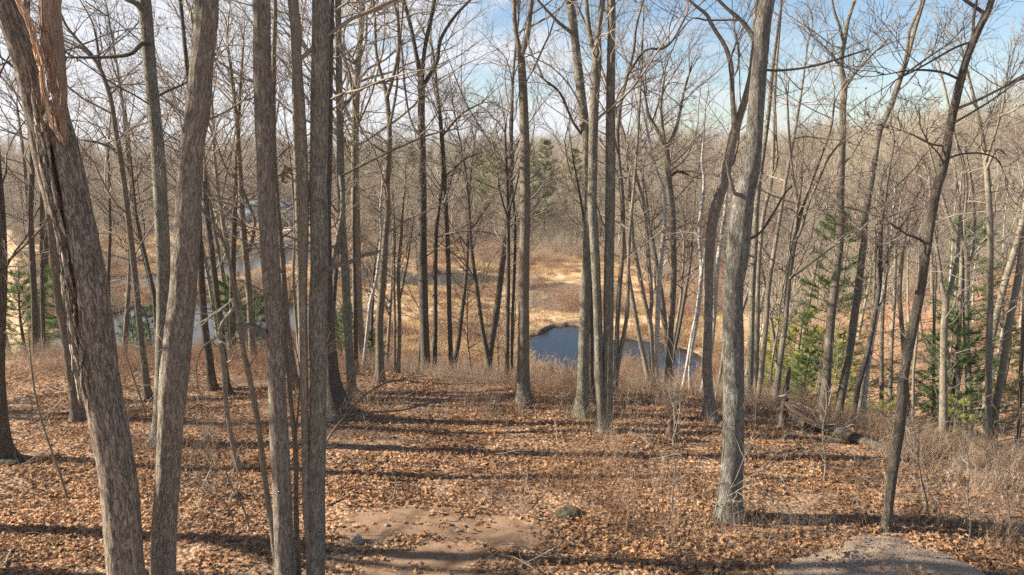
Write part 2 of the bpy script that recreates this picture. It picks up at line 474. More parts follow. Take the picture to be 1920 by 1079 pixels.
# ------------------------------------------------------------------ mesh building
def mesh_from(name, V, Fq, attrs=None, mats=(), smooth=True, tri=None, mat_idx=None):
    """V (n,3); Fq (m,4) quads; tri (k,3)."""
    me = bpy.data.meshes.new(name)
    V = np.asarray(V, np.float32)
    q = np.asarray(Fq, np.int32).reshape(-1, 4) if Fq is not None and len(Fq) else np.zeros((0, 4), np.int32)
    t = np.asarray(tri, np.int32).reshape(-1, 3) if tri is not None and len(tri) else np.zeros((0, 3), np.int32)
    nl = q.size + t.size
    me.vertices.add(len(V)); me.vertices.foreach_set('co', V.ravel())
    me.loops.add(nl); me.loops.foreach_set('vertex_index', np.concatenate([q.ravel(), t.ravel()]))
    me.polygons.add(len(q) + len(t))
    st = np.concatenate([np.arange(len(q)) * 4, q.size + np.arange(len(t)) * 3]).astype(np.int32)
    me.polygons.foreach_set('loop_start', st)
    if smooth: me.polygons.foreach_set('use_smooth', np.ones(len(q) + len(t), bool))
    for m in mats: me.materials.append(m)
    if mat_idx is not None: me.polygons.foreach_set('material_index', np.asarray(mat_idx, np.int32))
    if attrs:
        for k, a in attrs.items():
            a = np.asarray(a, np.float32)
            if a.ndim == 2:
                at_ = me.attributes.new(k, 'FLOAT_VECTOR', 'POINT'); at_.data.foreach_set('vector', a.ravel())
            else:
                at_ = me.attributes.new(k, 'FLOAT', 'POINT'); at_.data.foreach_set('value', a)
    me.update(calc_edges=True)
    return me

def catmull(pts, step):
    """pts (n,k) -> dense resample of a Catmull-Rom spline; first 3 columns are xyz."""
    pts = np.asarray(pts, float)
    if len(pts) < 3:
        n = max(2, int(np.linalg.norm(pts[1, :3] - pts[0, :3]) / step) + 1)
        s = np.linspace(0, 1, n)[:, None]
        return pts[0] * (1 - s) + pts[1] * s
    Pp = np.vstack([2 * pts[0] - pts[1], pts, 2 * pts[-1] - pts[-2]])
    o = []
    for i in range(1, len(Pp) - 2):
        n = max(2, int(np.linalg.norm(Pp[i + 1, :3] - Pp[i, :3]) / step) + 1)
        t = np.linspace(0, 1, n, endpoint=False)[:, None]
        p0, p1, p2, p3 = Pp[i - 1], Pp[i], Pp[i + 1], Pp[i + 2]
        o.append(0.5 * (2 * p1 + (p2 - p0) * t + (2 * p0 - 5 * p1 + 4 * p2 - p3) * t ** 2 + (3 * p1 - p0 - 3 * p2 + p3) * t ** 3))
    o.append(Pp[-2][None])
    return np.vstack(o)

def frames(C):
    T = np.gradient(C, axis=0); T /= np.linalg.norm(T, axis=1)[:, None] + 1e-9
    e = np.zeros_like(C)
    v = np.array([1.0, 0, 0]) if abs(T[0, 0]) < 0.9 else np.array([0, 0, 1.0])
    for i in range(len(C)):
        v = v - T[i] * np.dot(v, T[i]); v /= np.linalg.norm(v) + 1e-9
        e[i] = v
    return T, e, np.cross(T, e)

def tube(C, rad, sides, disp=0.0, seed=0.0, cap=True, fn=None, dfreq=5.0):
    """tapered tube; returns V, quads, tris, attrs."""
    n = len(C)
    T, e1, e2 = frames(C)
    th = np.arange(sides) / sides * 2 * math.pi
    cs, sn = np.cos(th), np.sin(th)
    s = np.concatenate([[0], np.cumsum(np.linalg.norm(np.diff(C, axis=0), axis=1))])
    rr = rad[:, None] * np.ones(sides)[None]
    extra = {}
    r0 = np.maximum(rad, 0.02)
    bk = np.stack([r0[:, None] * cs[None] + seed, r0[:, None] * sn[None] + seed * 1.7, np.repeat(s[:, None], sides, 1)], -1)
    if disp > 0:
        nn = fbm(bk[..., 0] * dfreq * 1.6, bk[..., 1] * dfreq * 1.6, bk[..., 2] * 1.3, 3)
        fu = 1 - np.abs(vnoise(bk[..., 0] * 34, bk[..., 1] * 34, bk[..., 2] * 4.5))
        rr = rr * (1 + 0.10 * nn) + disp * (fu - 0.75)
    if fn: rr, extra = fn(s, th, rr, C)
    V = C[:, None] + rr[..., None] * (cs[None, :, None] * e1[:, None] + sn[None, :, None] * e2[:, None])
    V = V.reshape(-1, 3)
    i = np.arange(n - 1)[:, None] * sides; j = np.arange(sides)[None]
    j2 = (j + 1) % sides
    Q = np.stack([i + j, i + j2, i + sides + j2, i + sides + j], -1).reshape(-1, 4)
    tris = np.zeros((0, 3), int)
    bkf = bk.reshape(-1, 3)
    if cap:
        V = np.vstack([V, C[-1] + T[-1] * rad[-1] * 0.6]); bkf = np.vstack([bkf, bkf[-1:]])
        a = (n - 1) * sides
        tris = np.stack([a + np.arange(sides), a + (np.arange(sides) + 1) % sides, np.full(sides, n * sides)], -1)
        extra = {k: np.append(v.ravel(), v.ravel()[-1]) for k, v in extra.items()}
    else:
        extra = {k: v.ravel() for k, v in extra.items()}
    return V, Q, tris, dict(bk=bkf, **extra)

class Acc:
    def __init__(s): s.V, s.Q, s.T, s.A, s.n = [], [], [], {}, 0
    def add(s, V, Q, T, A):
        s.V.append(V)
        if len(Q): s.Q.append(np.asarray(Q) + s.n)
        if T is not None and len(T): s.T.append(np.asarray(T) + s.n)
        for k in A: s.A.setdefault(k, []).append(A[k])
        s.n += len(V)
    def mesh(s, name, mats, origin=(0, 0, 0), smooth=True):
        V = np.vstack(s.V) - np.asarray(origin)
        return mesh_from(name, V, np.vstack(s.Q) if s.Q else None, {k: np.concatenate(v) for k, v in s.A.items()}, mats, smooth, np.vstack(s.T) if s.T else None)

def strands(P0, D, Ln, R0, k, rg, wig=0.25, up=0.05, r1=0.35):
    """vectorised random-walk strands -> C (n,k+1,3), rad (n,k+1), last dirs"""
    n = len(P0)
    C = np.zeros((n, k + 1, 3)); C[:, 0] = P0
    d = D.copy()
    dirs = np.zeros((n, k + 1, 3)); dirs[:, 0] = d
    turn = rg.normal(0, wig * 0.5, (n, 3))
    for i in range(k):
        d = d + turn * 0.5 + rg.normal(0, wig * 0.7, (n, 3)); d[:, 2] += up
        d /= np.linalg.norm(d, axis=1)[:, None]
        C[:, i + 1] = C[:, i] + d * (Ln / k)[:, None]
        dirs[:, i + 1] = d
    rad = R0[:, None] * (1 - (1 - r1) * np.linspace(0, 1, k + 1)[None])
    return C, rad, dirs

def strand_tubes(C, rad, sides):
    n, k1, _ = C.shape
    T = np.gradient(C, axis=1); T /= np.linalg.norm(T, axis=2)[..., None] + 1e-9
    ref = np.where(np.abs(T[..., 2:3]) > 0.85, np.array([1.0, 0, 0]), np.array([0, 0, 1.0]))
    e1 = np.cross(T, ref); e1 /= np.linalg.norm(e1, axis=2)[..., None] + 1e-9
    e2 = np.cross(T, e1)
    th = np.arange(sides) / sides * 2 * math.pi
    V = C[:, :, None] + rad[:, :, None, None] * (np.cos(th)[None, None, :, None] * e1[:, :, None] + np.sin(th)[None, None, :, None] * e2[:, :, None])
    V = V.reshape(-1, 3)
    b = (np.arange(n) * k1 * sides)[:, None, None] + (np.arange(k1 - 1) * sides)[None, :, None]
    j = np.arange(sides)[None, None]; j2 = (j + 1) % sides
    Q = np.stack([b + j, b + j2, b + sides + j2, b + sides + j], -1).reshape(-1, 4)
    return V, Q

def child_dirs(d, rg, ang=(0.6, 1.1), up=0.15):
    n = len(d)
    r = rg.normal(0, 1, (n, 3)); r -= d * np.sum(r * d, 1)[:, None]; r /= np.linalg.norm(r, axis=1)[:, None] + 1e-9
    a = rg.uniform(*ang, n)[:, None]
    o = d * np.cos(a) + r * np.sin(a); o[:, 2] += up
    return o / np.linalg.norm(o, axis=1)[:, None]

def sample_on(C, dirs, rad, per, rg, lo=0.2, hi=1.0):
    n, k1, _ = C.shape
    s = (lo + (hi - lo) * (np.arange(per)[None] + rg.random((n, per))) / per) * (k1 - 1)
    i = np.minimum(s.astype(int), k1 - 2); f = (s - i)[..., None]
    idx = np.arange(n)[:, None]
    p = C[idx, i] * (1 - f) + C[idx, i + 1] * f
    r = rad[idx, i] * (1 - f[..., 0]) + rad[idx, i + 1] * f[..., 0]
    return p.reshape(-1, 3), dirs[idx, i + 1].reshape(-1, 3), r.reshape(-1), s.reshape(-1) / (k1 - 1)

def branches(acc, P0, D, Ln, R0, rg, per=(7, 4), leaves=None, leafacc=None, rmin=0.0035, seg=(8, 5, 3), wig=0.22, sides=(4, 3, 3)):
    if len(P0) == 0: return
    C, rad, dr = strands(P0, D, Ln, R0, seg[0], rg, wig, 0.04, 0.3)
    V, Q = strand_tubes(C, rad, sides[0]); acc.add(V, Q, None, {})
    p, d, r, s = sample_on(C, dr, rad, per[0], rg, 0.22, 1.0)
    par = np.repeat(Ln, per[0])
    l2 = par * rg.uniform(0.22, 0.55, len(p)) * (1.15 - 0.6 * s)
    C2, rad2, dr2 = strands(p, child_dirs(d, rg, (0.5, 1.0), 0.12), l2, np.maximum(r * 0.55, rmin * 1.3), seg[1], rg, wig, 0.05, 0.4)
    V, Q = strand_tubes(C2, rad2, sides[1]); acc.add(V, Q, None, {})
    if per[1]:
        p, d, r, s = sample_on(C2, dr2, rad2, per[1], rg, 0.25, 1.0)
        l3 = np.repeat(l2, per[1]) * rg.uniform(0.3, 0.65, len(p))
        C3, rad3, dr3 = strands(p, child_dirs(d, rg, (0.4, 0.95), 0.1), l3, np.maximum(r * 0.6, rmin), seg[2], rg, wig, 0.04, 0.5)
        V, Q = strand_tubes(C3, rad3, sides[2]); acc.add(V, Q, None, {})
        if leaves:
            k = min(leaves, len(C3))
            sel = rg.choice(len(C3), k, replace=False)
            leafacc.append(C3[sel, -1])

def leaf_cloud(pts, size, rg):
    n = len(pts)
    a = rg.normal(0, 1, (n, 3)); a[:, 2] -= 0.8; a /= np.linalg.norm(a, axis=1)[:, None]
    b = np.cross(a, rg.normal(0, 1, (n, 3))); b /= np.linalg.norm(b, axis=1)[:, None]
    c = np.cross(a, b) * 0.25
    s = (size * rg.uniform(0.6, 1.2, n))[:, None]
    V = np.stack([pts, pts + s * (0.5 * a + 0.35 * b + c), pts + s * a, pts + s * (0.5 * a - 0.35 * b + c)], 1).reshape(-1, 3)
    Q = np.arange(n * 4).reshape(-1, 4)
    return V, Q

# ------------------------------------------------------------------ ground sheet
def axis(lo, hi, f0, f1, step, grow, far, fine):
    a = list(np.arange(f0, f1, step))
    s = step; v = a[-1]
    while v < hi:
        s = min(s * grow, 0.55 if abs(v) < fine else far * max(1, abs(v) / 150)); v += s; a.append(v)
    s = step; v = a[0]; b = []
    while v > lo:
        s = min(s * grow, 0.55 if abs(v) < fine else far * max(1, abs(v) / 150)); v -= s; b.append(v)
    return np.array(b[::-1] + a)
gx = axis(-3500, 3500, -12, 14, 0.14, 1.05, 2.0, 62)
gy = axis(-60, 4000, 3, 21, 0.14, 1.05, 1.5, 112)
GX, GY = np.meshgrid(gx, gy)
GZ = height(GX, GY)
DIRT_C = [at_z(x, y, 0)[:2] for x, y in ((700, 985), (790, 975), (880, 985), (960, 1000), (740, 1055), (830, 1040), (800, 1110), (900, 1130))]
DIRT_R = [(0.55, 0.45), (0.75, 0.5), (0.8, 0.45), (0.55, 0.38), (0.45, 0.35), (0.6, 0.45), (0.8, 0.6), (0.9, 0.6)]
def dirt_f(x, y):
    m = np.full(np.shape(x), -5.0)
    for (c, r) in zip(DIRT_C, DIRT_R):
        m = np.maximum(m, 1 - np.sqrt(((x - c[0]) / r[0]) ** 2 + ((y - c[1]) / r[1]) ** 2))
    m = m + 0.30 * fbm(np.asarray(x) * 1.6, np.asarray(y) * 3.0, 3.0, 4)
    return sstep(-0.05, 0.22, m)
yf_ = np.interp(GX, FX, FY)
wm_ = water_mask(GX, GY)
marsh_ = sstep(0.35, 1.0, -(GZ + 10.4)) * (GY > 40) * (1 - sstep(-3, 6, GY - yf_ - 6 + 4 * fbm(GX * .1, GY * .1, 3, 2)))
mud_ = sstep(-0.28, -0.05, wm_ + 0.15 * fbm(GX * 0.5, GY * 0.5, 1.5, 3))
pm = at_z(1075, 560, WATER)
mud_ = np.maximum(mud_, sstep(0.05, 0.4, 1 - np.sqrt(((GX - pm[0]) / 10.0) ** 2 + ((GY - pm[1]) / 14.0) ** 2) + 0.35 * fbm(GX * 0.3, GY * 0.3, 6, 3)))
nyy, nxx = GX.shape
ii = (np.arange(nyy - 1)[:, None] * nxx + np.arange(nxx - 1)[None]).ravel()
Qg = np.stack([ii, ii + 1, ii + nxx + 1, ii + nxx], -1)
me = mesh_from('ground', np.stack([GX, GY, GZ], -1).reshape(-1, 3), Qg,
               dict(marsh=marsh_.ravel(), dirt=dirt_f(GX, GY).ravel(), mud=mud_.ravel()), [M_GROUND])
tag(link(bpy.data.objects.new('ground', me)), 'leaf covered ridge dropping to a tan marsh in the valley', None, None, 'structure')

me = mesh_from('water', [(-400, 45, WATER), (60, 45, WATER), (60, 175, WATER), (-400, 175, WATER)], [(0, 1, 2, 3)], None, [M_WATER])
tag(link(bpy.data.objects.new('water', me)), 'still pond and lake water in the marsh', None, None, 'structure')

# gravel drive in the bottom right corner
def gravel():
    top = [(1400, 1120), (1455, 1072), (1505, 1046), (1545, 1025), (1595, 1010), (1645, 1005), (1700, 1014), (1765, 1040), (1850, 1082), (1960, 1150)]
    e = catmull([[*at_z(x, y, 0.0)[:2], 0] for x, y in top], 0.06)[:, :2]
    e = e + 0.16 * np.stack([fbm(e[:, 0] * 2.2, e[:, 1] * 2.2, 1, 4), fbm(e[:, 0] * 2.2, e[:, 1] * 2.2, 9, 4)], -1)
    c = np.array([e[:, 0].mean() + 0.2, 4.2])
    rows = 26
    V = []
    for k in range(rows + 1):
        f = k / rows
        q = e * (1 - f) + c * f
        z = height(q[:, 0], q[:, 1], False) + np.where(k == 0, -0.05, -0.035 + 0.13 * min(1, f * 4)) + 0.010 * fbm(q[:, 0] * 5, q[:, 1] * 5, 2, 3) + 0.07
        V.append(np.column_stack([q, z]))
    n = len(e); V = np.vstack(V)
    i = (np.arange(rows)[:, None] * n + np.arange(n - 1)[None]).ravel()
    Q = np.stack([i, i + n, i + n + 1, i + 1], -1)
    o = link(bpy.data.objects.new('gravel_road', mesh_from('gravel_road', V, Q, None, [M_GRAVEL])))
    tag(o, 'pinkish grey gravel drive ending in the bottom right corner', None, None, 'structure')
    return e
GEDGE = gravel()
def in_gravel(x, y):
    d = np.interp(x, GEDGE[:, 0], GEDGE[:, 1], left=-9, right=-9)
    return y < d - 0.03

# ------------------------------------------------------------------ traced trees
def px_poly(pts, Y, rg, amp=0.3):
    """(px,py,w) base-first -> rows x,y,z,r at world depth around Y"""
    o = []
    ph = rg.uniform(0, 6.28)
    for i, (x, y, wd) in enumerate(pts):
        f = min(1, max(0, (780 - y) / 700))
        yy = Y + amp * f * math.sin(ph + y * 0.006)
        p, t = at(x, y, yy)
        u_ = (x - 960) / F
        o.append([*p, wd / 2 * t / F / math.sqrt(1 + u_ * u_) * 0.96])
    return o

def extend_top(rows, rg, total):
    """carry the trunk on above the picture, tapering"""
    rows = [list(r) for r in rows]
    a, b = np.array(rows[-2]), np.array(rows[-1])
    d = (b - a)[:3]; d /= np.linalg.norm(d)
    r = b[3]; p = b[:3]
    n = 5
    for i in range(n):
        d = d + np.array([rg.normal(0, .06), rg.normal(0, .06), 0.08]); d /= np.linalg.norm(d)
        p = p + d * total / n
        rows.append([*p, max(0.012, r * (1 - (i + 1) / n * 0.85))])
    return rows

TREES = []
def build_tree(name, label, mat, Y, pts, forks=(), cat='tree', nb=14, tw=None, top=5.0, hz=(3.0, 99), seed=0, disp=None, group=None, leaves=0,
               blen=(1.2, 3.4), fn=None, per=(7, 4), sides=None, step=None, limbs_nb=5, ext_base=True, flare=0.35, amp=0.3):
    rg = np.random.default_rng(1000 + seed)
    if Y is None: Y = ground_hit(pts[0][0], pts[0][1])[1]
    rows = px_poly(pts, Y, rg, amp)
    b = np.array(rows[0]); gz = float(height(b[0], b[1]))
    if ext_base and b[2] > gz + 0.05:
        dd = (np.array(rows[0]) - np.array(rows[1]))[:3]; dd /= -dd[2] if abs(dd[2]) > 1e-3 else 1
        k = b[2] - gz
        nb_ = np.array([b[0] + np.clip(dd[0], -.4, .4) * k, b[1], gz])
        nb_[2] = float(height(nb_[0], nb_[1]))
        if k > 0.6: rows.insert(0, [*nb_, b[3] * 1.06])
        else: rows[0] = [*nb_, b[3]]
    base = np.array(rows[0][:3]); base[2] = float(height(base[0], base[1]))
    d0 = (np.array(rows[0]) - np.array(rows[1]))[:3]; d0 /= np.linalg.norm(d0)
    rows.insert(0, [*(np.array(rows[0][:3]) + d0 * 0.25), rows[0][3]])
    visible_top = pts[-1][1] <= 5
    if visible_top and top > 0: rows = extend_top(rows, rg, top)
    big = rows[1][3]
    near = Y < 10
    step = step or (0.05 if near else 0.14)
    sides = sides or (44 if near else (16 if big > 0.09 else 10))
    C = catmull(rows, step)
    rad = np.maximum(C[:, 3], 0.006)
    hb = C[:, 2] - base[2]
    flare = flare * (0.3 if near else 1)
    rad = rad * (1 + flare * np.exp(-np.maximum(hb, 0) / (0.25 + big)))
    root = bpy.data.objects.new(name, None); link(root)
    root.location = base
    root.empty_display_size = 0.3
    tag(root, label, cat, group)
    dsp = 0.7 * disp if disp is not None else (0.010 if near else 0.006)
    if fn is None and flare > 0.2:
        nl_ = int(rg.integers(4, 7)); ph_ = rg.uniform(0, 6.28)
        def fn(s, th, rr, CC):
            h_ = np.maximum(CC[:, 2] - base[2], 0)[:, None]
            lob = 0.5 + 0.5 * np.cos(nl_ * (th[None] + 0.35 * np.sin(2 * th[None] + ph_)) + ph_)
            return rr * (1 + (0.25 + 0.75 * lob) * 0.55 * np.exp(-h_ / (0.10 + 0.5 * big))), {}
        sides = max(sides, 20)
    ac = Acc(); ac.add(*tube(C[:, :3], rad, sides, dsp, seed * 0.37, fn=fn))
    o = link(bpy.data.objects.new('trunk', ac.mesh('trunk', [mat], base)), root)
    srcs = [(C, rad, nb, 1.0)]
    for fk in forks:
        fp = fk['p']
        fr = px_poly(fp, Y + fk.get('dy', 0), rg, amp * 0.7 if not fk.get('flat') else 0)
        if fp[-1][1] <= 5: fr = extend_top(fr, rg, top * 0.85)
        # anchor the first point onto the trunk line
        cj = C[np.argmin(np.linalg.norm(C[:, :3] - np.array(fr[0][:3]), axis=1))]
        fr[0] = [*(0.7 * cj[:3] + 0.3 * np.array(fr[0][:3])), fr[0][3]]
        FC = catmull(fr, 0.08 if near else 0.14)
        frad = np.maximum(FC[:, 3], 0.004)
        a2 = Acc(); a2.add(*tube(FC[:, :3], frad, 20 if near else 8, 0.006 if near else 0.002, seed * .37 + 3))
        ob = link(bpy.data.objects.new(fk.get('name', 'limb'), a2.mesh('limb', [fk.get('mat', mat)], base)), root)
        if fk.get('label'): ob['label'] = fk['label']
        srcs.append((FC, frad, fk.get('nb', limbs_nb), 0.75))
    acb = Acc(); lf = []
    for (CC, rr, n, sc) in srcs:
        if n <= 0: continue
        h = CC[:, 2] - base[2]
        ok = np.where((h > hz[0]) & (h < hz[1]))[0]
        if len(ok) < 3: continue
        u = rg.random(n) ** 0.8
        id_ = ok[(u * (len(ok) - 1)).astype(int)]
        az = rg.uniform(0, 2 * math.pi, n); el = rg.uniform(0.2, 0.95, n)
        D = np.stack([np.cos(az) * np.cos(el), np.sin(az) * np.cos(el), np.sin(el)], -1)
        Ln = rg.uniform(*blen, n) * sc
        rb = np.minimum(rr[id_] * 0.5, 0.006 + 0.0065 * Ln) * rg.uniform(0.75, 1.2, n)
        branches(acb, CC[id_, :3] + D * rr[id_][:, None] * 0.5, D, Ln, np.maximum(rb, 0.006), rg, per, leaves // max(1, len(srcs)), lf)
        # the leader's own tip twigs
        if not visible_top or sc < 1:
            k = 3
            T = CC[-1, :3] - CC[-3, :3]; T /= np.linalg.norm(T)
            D = child_dirs(np.repeat(T[None], k, 0), rg, (0.15, 0.5), 0.05)
            branches(acb, np.repeat(CC[-1:, :3], k, 0), D, rg.uniform(0.8, 1.8, k) * sc, np.full(k, max(0.006, rr[-1] * 0.8)), rg, per)
    if acb.n:
        crown_ = link(bpy.data.objects.new('crown', acb.mesh('crown', [tw or M_TWIG], base)), root)
    if leaves and lf:
        pts_ = np.vstack(lf)
        V, Q = leaf_cloud(pts_, 0.10, rg)
        link(bpy.data.objects.new('dead_leaves', mesh_from('dead_leaves', V - base, Q, None, [M_OAKLEAF], False)), crown_)
    TREES.append((base[0], base[1]))
    return root, base

# --- A : the split trunk on the left
def split_fn(s, th, rr, C):
    # screen-side angle of the crack, carried along the trunk (facing the camera is -y)
    z = C[:, 2]
    zt, zb = at(119, 250, 6.8)[0][2], at(163, 765, 6.8)[0][2]
    f = np.clip((z - zb) / (zt - zb), 0, 1)
    u = np.interp(f, [0, 0.25, 0.45, 0.75, 1.0], [-0.62, -0.52, -0.36, -0.08, 0.18])
    ang = -np.arccos(u)[:, None]
    wob = 0.10 * fbm(s * 1.4, s * 0, 2.0, 2)[:, None]
    thw = (th[None] + math.pi) % (2 * math.pi) - math.pi
    da = (thw - ang - wob + math.pi) % (2 * math.pi) - math.pi
    on = (sstep(0, 0.12, f) * (1 - sstep(0.93, 1.0, f)) * (z > zb - 0.3))[:, None]
    wd = 0.13 + 0.07 * fbm(s * 2, s * 0 + 3, 1.0, 2)[:, None]
    g = np.exp(-(da / wd) ** 2) * on
    shoulder = np.exp(-((np.abs(da) - 0.34) / 0.16) ** 2) * on
    # weathered pale strip left of the crack
    pale = np.exp(-((da + 0.75) / 0.42) ** 2) * on * (0.6 + 0.5 * fbm(th[None] * 5, s[:, None] * 2.0, 1.0, 2))
    jag = fbm(th[None] * 14, s[:, None] * 1.6, 5.0, 3)
    rr = rr * 0.95 * (1 - 0.42 * g + 0.05 * shoulder) + 0.018 * np.clip(pale, 0, 1) * jag
    m2 = np.clip(g * 1.4, 0, 1)
    return rr, dict(mask=m2, pale=np.clip(pale, 0, 1) * 0.9)
def zero_fn(s, th, rr, C):
    return rr, dict(mask=np.zeros_like(rr), pale=np.zeros_like(rr))

rootA, baseA = build_tree('split_trunk_tree', 'thick furrowed tree at far left with a long dark split and a bare reddish stem', M_SPLIT, 6.8,
    [(237, 1079, 80), (230, 990, 81), (222, 900, 82), (208, 820, 80), (193, 740, 79), (178, 640, 82), (165, 540, 85), (150, 465, 86), (137, 400, 86),
     (121, 330, 88), (107, 262, 84), (108, 215, 52), (114, 180, 26), (120, 160, 8)],
    nb=0, fn=split_fn, seed=1, step=0.035, sides=64, disp=0.016, amp=0.0)
def add_stem(root, base, name, mat, pts, Y, disp, sides=44, fn=None, label=None, ext=6.0, jag=False):
    rg = np.random.default_rng(55)
    rows = px_poly(pts, Y, rg, 0)
    if ext: rows = extend_top(rows, rg, ext)
    C = catmull(rows, 0.04)
    ac = Acc(); ac.add(*tube(C[:, :3], np.maximum(C[:, 3], 0.004), sides, disp, 4.4, fn=fn))
    o = link(bpy.data.objects.new(name, ac.mesh(name, [mat], base)), root)
    if label: o['label'] = label
    return C
CL = add_stem(rootA, baseA, 'stem', M_SPLIT, [(112, 400, 50), (95, 320, 62), (78, 240, 60), (60, 160, 56), (42, 100, 54), (24, 45, 56), (8, 0, 58), (-20, -80, 58)], 6.85, 0.014, fn=zero_fn, label='left leader leaning out of the picture, bark still on')
add_stem(rootA, baseA, 'bare_stem', M_RED, [(120, 285, 3), (119, 262, 8), (117, 235, 15), (114, 205, 24), (110, 170, 34), (105, 130, 41), (99, 75, 45), (94, 20, 45), (90, -60, 45)], 6.68, 0.03, label='reddish stem stripped of its bark')
# splinter ridge between the two stems and torn bark slivers
rgA = np.random.default_rng(77)
def slivers(root, base, name, mat, line, Y, n, ln, wd, th=0.012, spread=10, lean=0):
    ac = Acc()
    line = np.array(line, float)
    for i in range(n):
        f = rgA.random() * (len(line) - 1); j = int(f); q = line[j] * (1 - f + j) + line[min(j + 1, len(line) - 1)] * (f - j)
        x = q[0] + rgA.uniform(-spread, spread); y = q[1]
        l = rgA.uniform(*ln); w_ = rgA.uniform(*wd)
        p0, _ = at(x, y, Y + rgA.uniform(-0.03, 0.03))
        tdir = line[min(j + 1, len(line) - 1)] - line[j]
        a_, _ = at(*line[j][:2], Y); b_, _ = at(*line[min(j + 1, len(line) - 1)][:2], Y)
        t = (b_ - a_) / (np.linalg.norm(b_ - a_) + 1e-9)
        if t[2] < 0: t = -t
        t = t + rgA.normal(0, 0.05, 3)
        t /= np.linalg.norm(t)
        s_ = np.array([1, 0, 0]) - t * t[0]; s_ /= np.linalg.norm(s_)
        nn = np.cross(s_, t)
        prof = [(-.5, .2), (-.3, .9), (0.1, 1.0), (.35, .7), (.5, 0.08)]
        V = []
        for (a, b) in prof:
            o_ = p0 + t * a * l + nn * (0.015 * math.sin(3 * a + i))
            jx = rgA.normal(0, 0.1)
            V += [o_ - s_ * w_ * (b + jx) / 2, o_ - nn * th * 0, o_ + s_ * w_ * (b - jx) / 2, o_ + nn * th]
            V[-3] = o_ - nn * th
        V = np.array(V); k = len(prof)
        Q = [[r * 4 + c, r * 4 + (c + 1) % 4, (r + 1) * 4 + (c + 1) % 4, (r + 1) * 4 + c] for r in range(k - 1) for c in range(4)]
        bk = np.column_stack([V[:, 0] * 0.8 + i, V[:, 1] + i * .3, V[:, 2]])
        ac.add(V, Q, None, dict(bk=bk, mask=np.zeros(len(V)), pale=np.full(len(V), 0.75)))
    o = link(bpy.data.objects.new(name, ac.mesh(name, [mat], base, False)), root)
    o['kind'] = 'stuff'
slivers(rootA, baseA, 'torn_bark', M_SPLIT, [(62, 160), (72, 230), (88, 320), (100, 390), (118, 470), (131, 560), (142, 640), (156, 740)], 6.62, 110, (0.12, 0.42), (0.012, 0.035), 0.008, 10)
slivers(rootA, baseA, 'splinter_edge', M_PALEWOOD, [(40, 12), (56, 45), (66, 75), (76, 125), (82, 170), (92, 220), (106, 250)], 6.62, 80, (0.10, 0.36), (0.008, 0.026), 0.008, 5)
slivers(rootA, baseA, 'splinter_tips', M_RED, [(84, 20), (90, 80), (98, 140), (106, 200), (114, 245)], 6.50, 46, (0.12, 0.4), (0.008, 0.02), 0.007, 13)

build_tree('oak_tree', 'thick reddish brown furrowed trunk, second from left, kinked at the top', M_BROWN, 7.35,
    [(305, 1079, 51), (309, 980, 50), (314, 900, 50), (319, 810, 51), (326, 720, 58), (334, 630, 56), (343, 540, 54), (350, 440, 55), (353, 370, 50), (361, 280, 47),
     (372, 205, 49), (378, 120, 46), (384, 60, 46), (388, 0, 47)], nb=0, seed=2, step=0.035, sides=60, disp=0.016, top=7, amp=0)
build_tree('maple_tree', 'dark lichen spotted trunk just left of the kinked brown trunk', M_GREY, 12.6,
    [(302, 770, 30), (304, 680, 29), (306, 590, 28), (306, 500, 28), (303, 400, 28), (297, 300, 28), (288, 200, 26), (279, 100, 26), (272, 0, 26)],
    [dict(p=[(284, 75, 10), (266, 82, 10), (248, 100, 9), (222, 106, 8), (180, 108, 7), (125, 108, 5)], nb=5, mat=M_DARK),
     dict(p=[(270, 20, 14), (258, 8, 13), (240, 0, 12), (215, -14, 10)], nb=3)], nb=12, seed=3, tw=M_TWIGD, hz=(4.5, 99), leaves=24)
build_tree('maple_tree', 'straight grey brown trunk with a broken stub, third thick trunk from the left', M_BROWN, 7.9,
    [(535, 1079, 40), (530, 960, 38), (526, 860, 37), (521, 770, 36), (518, 690, 36), (515, 610, 36), (509, 510, 37), (502, 400, 36), (498, 300, 36), (494, 180, 36), (491, 80, 35), (490, 0, 35)],
    [dict(p=[(515, 652, 18), (500, 632, 15), (486, 618, 13), (470, 611, 12), (456, 613, 11)], nb=0, name='broken_stub', flat=1, dy=-0.1)], nb=2, seed=4, step=0.035, disp=0.010, hz=(8, 99), top=6, amp=0)
build_tree('ash_tree', 'pale lichened straight trunk with a broken limb pointing right', M_GREY, 8.05,
    [(591, 1079, 36), (593, 990, 35), (594, 900, 33), (596, 800, 33), (597, 700, 34), (596, 600, 35), (599, 500, 36), (598, 400, 35), (597, 330, 34), (599, 200, 36), (601, 100, 34), (602, 0, 34)],
    [dict(p=[(598, 560, 10), (602, 530, 10), (613, 508, 10), (640, 496, 9), (664, 489, 8), (684, 478, 8), (700, 476, 8), (713, 471, 6)], nb=0, name='broken_limb', mat=M_MID, flat=1, dy=-0.12)],
    nb=2, seed=5, step=0.035, disp=0.010, hz=(8, 99), top=6, amp=0)
build_tree('ash_tree', 'slender pale stem close beside the lichened trunk, joining it low down', M_TAN, 8.0,
    [(578, 1000, 14), (575, 960, 15), (573, 880, 16), (572, 800, 16), (570, 700, 16), (569, 600, 16), (569, 500, 16), (572, 400, 16), (569, 300, 18), (563, 200, 19), (556, 100, 20), (549, 0, 22)],
    nb=3, seed=6, tw=M_TWIG, hz=(5.5, 99), disp=0.006, top=6, amp=0)
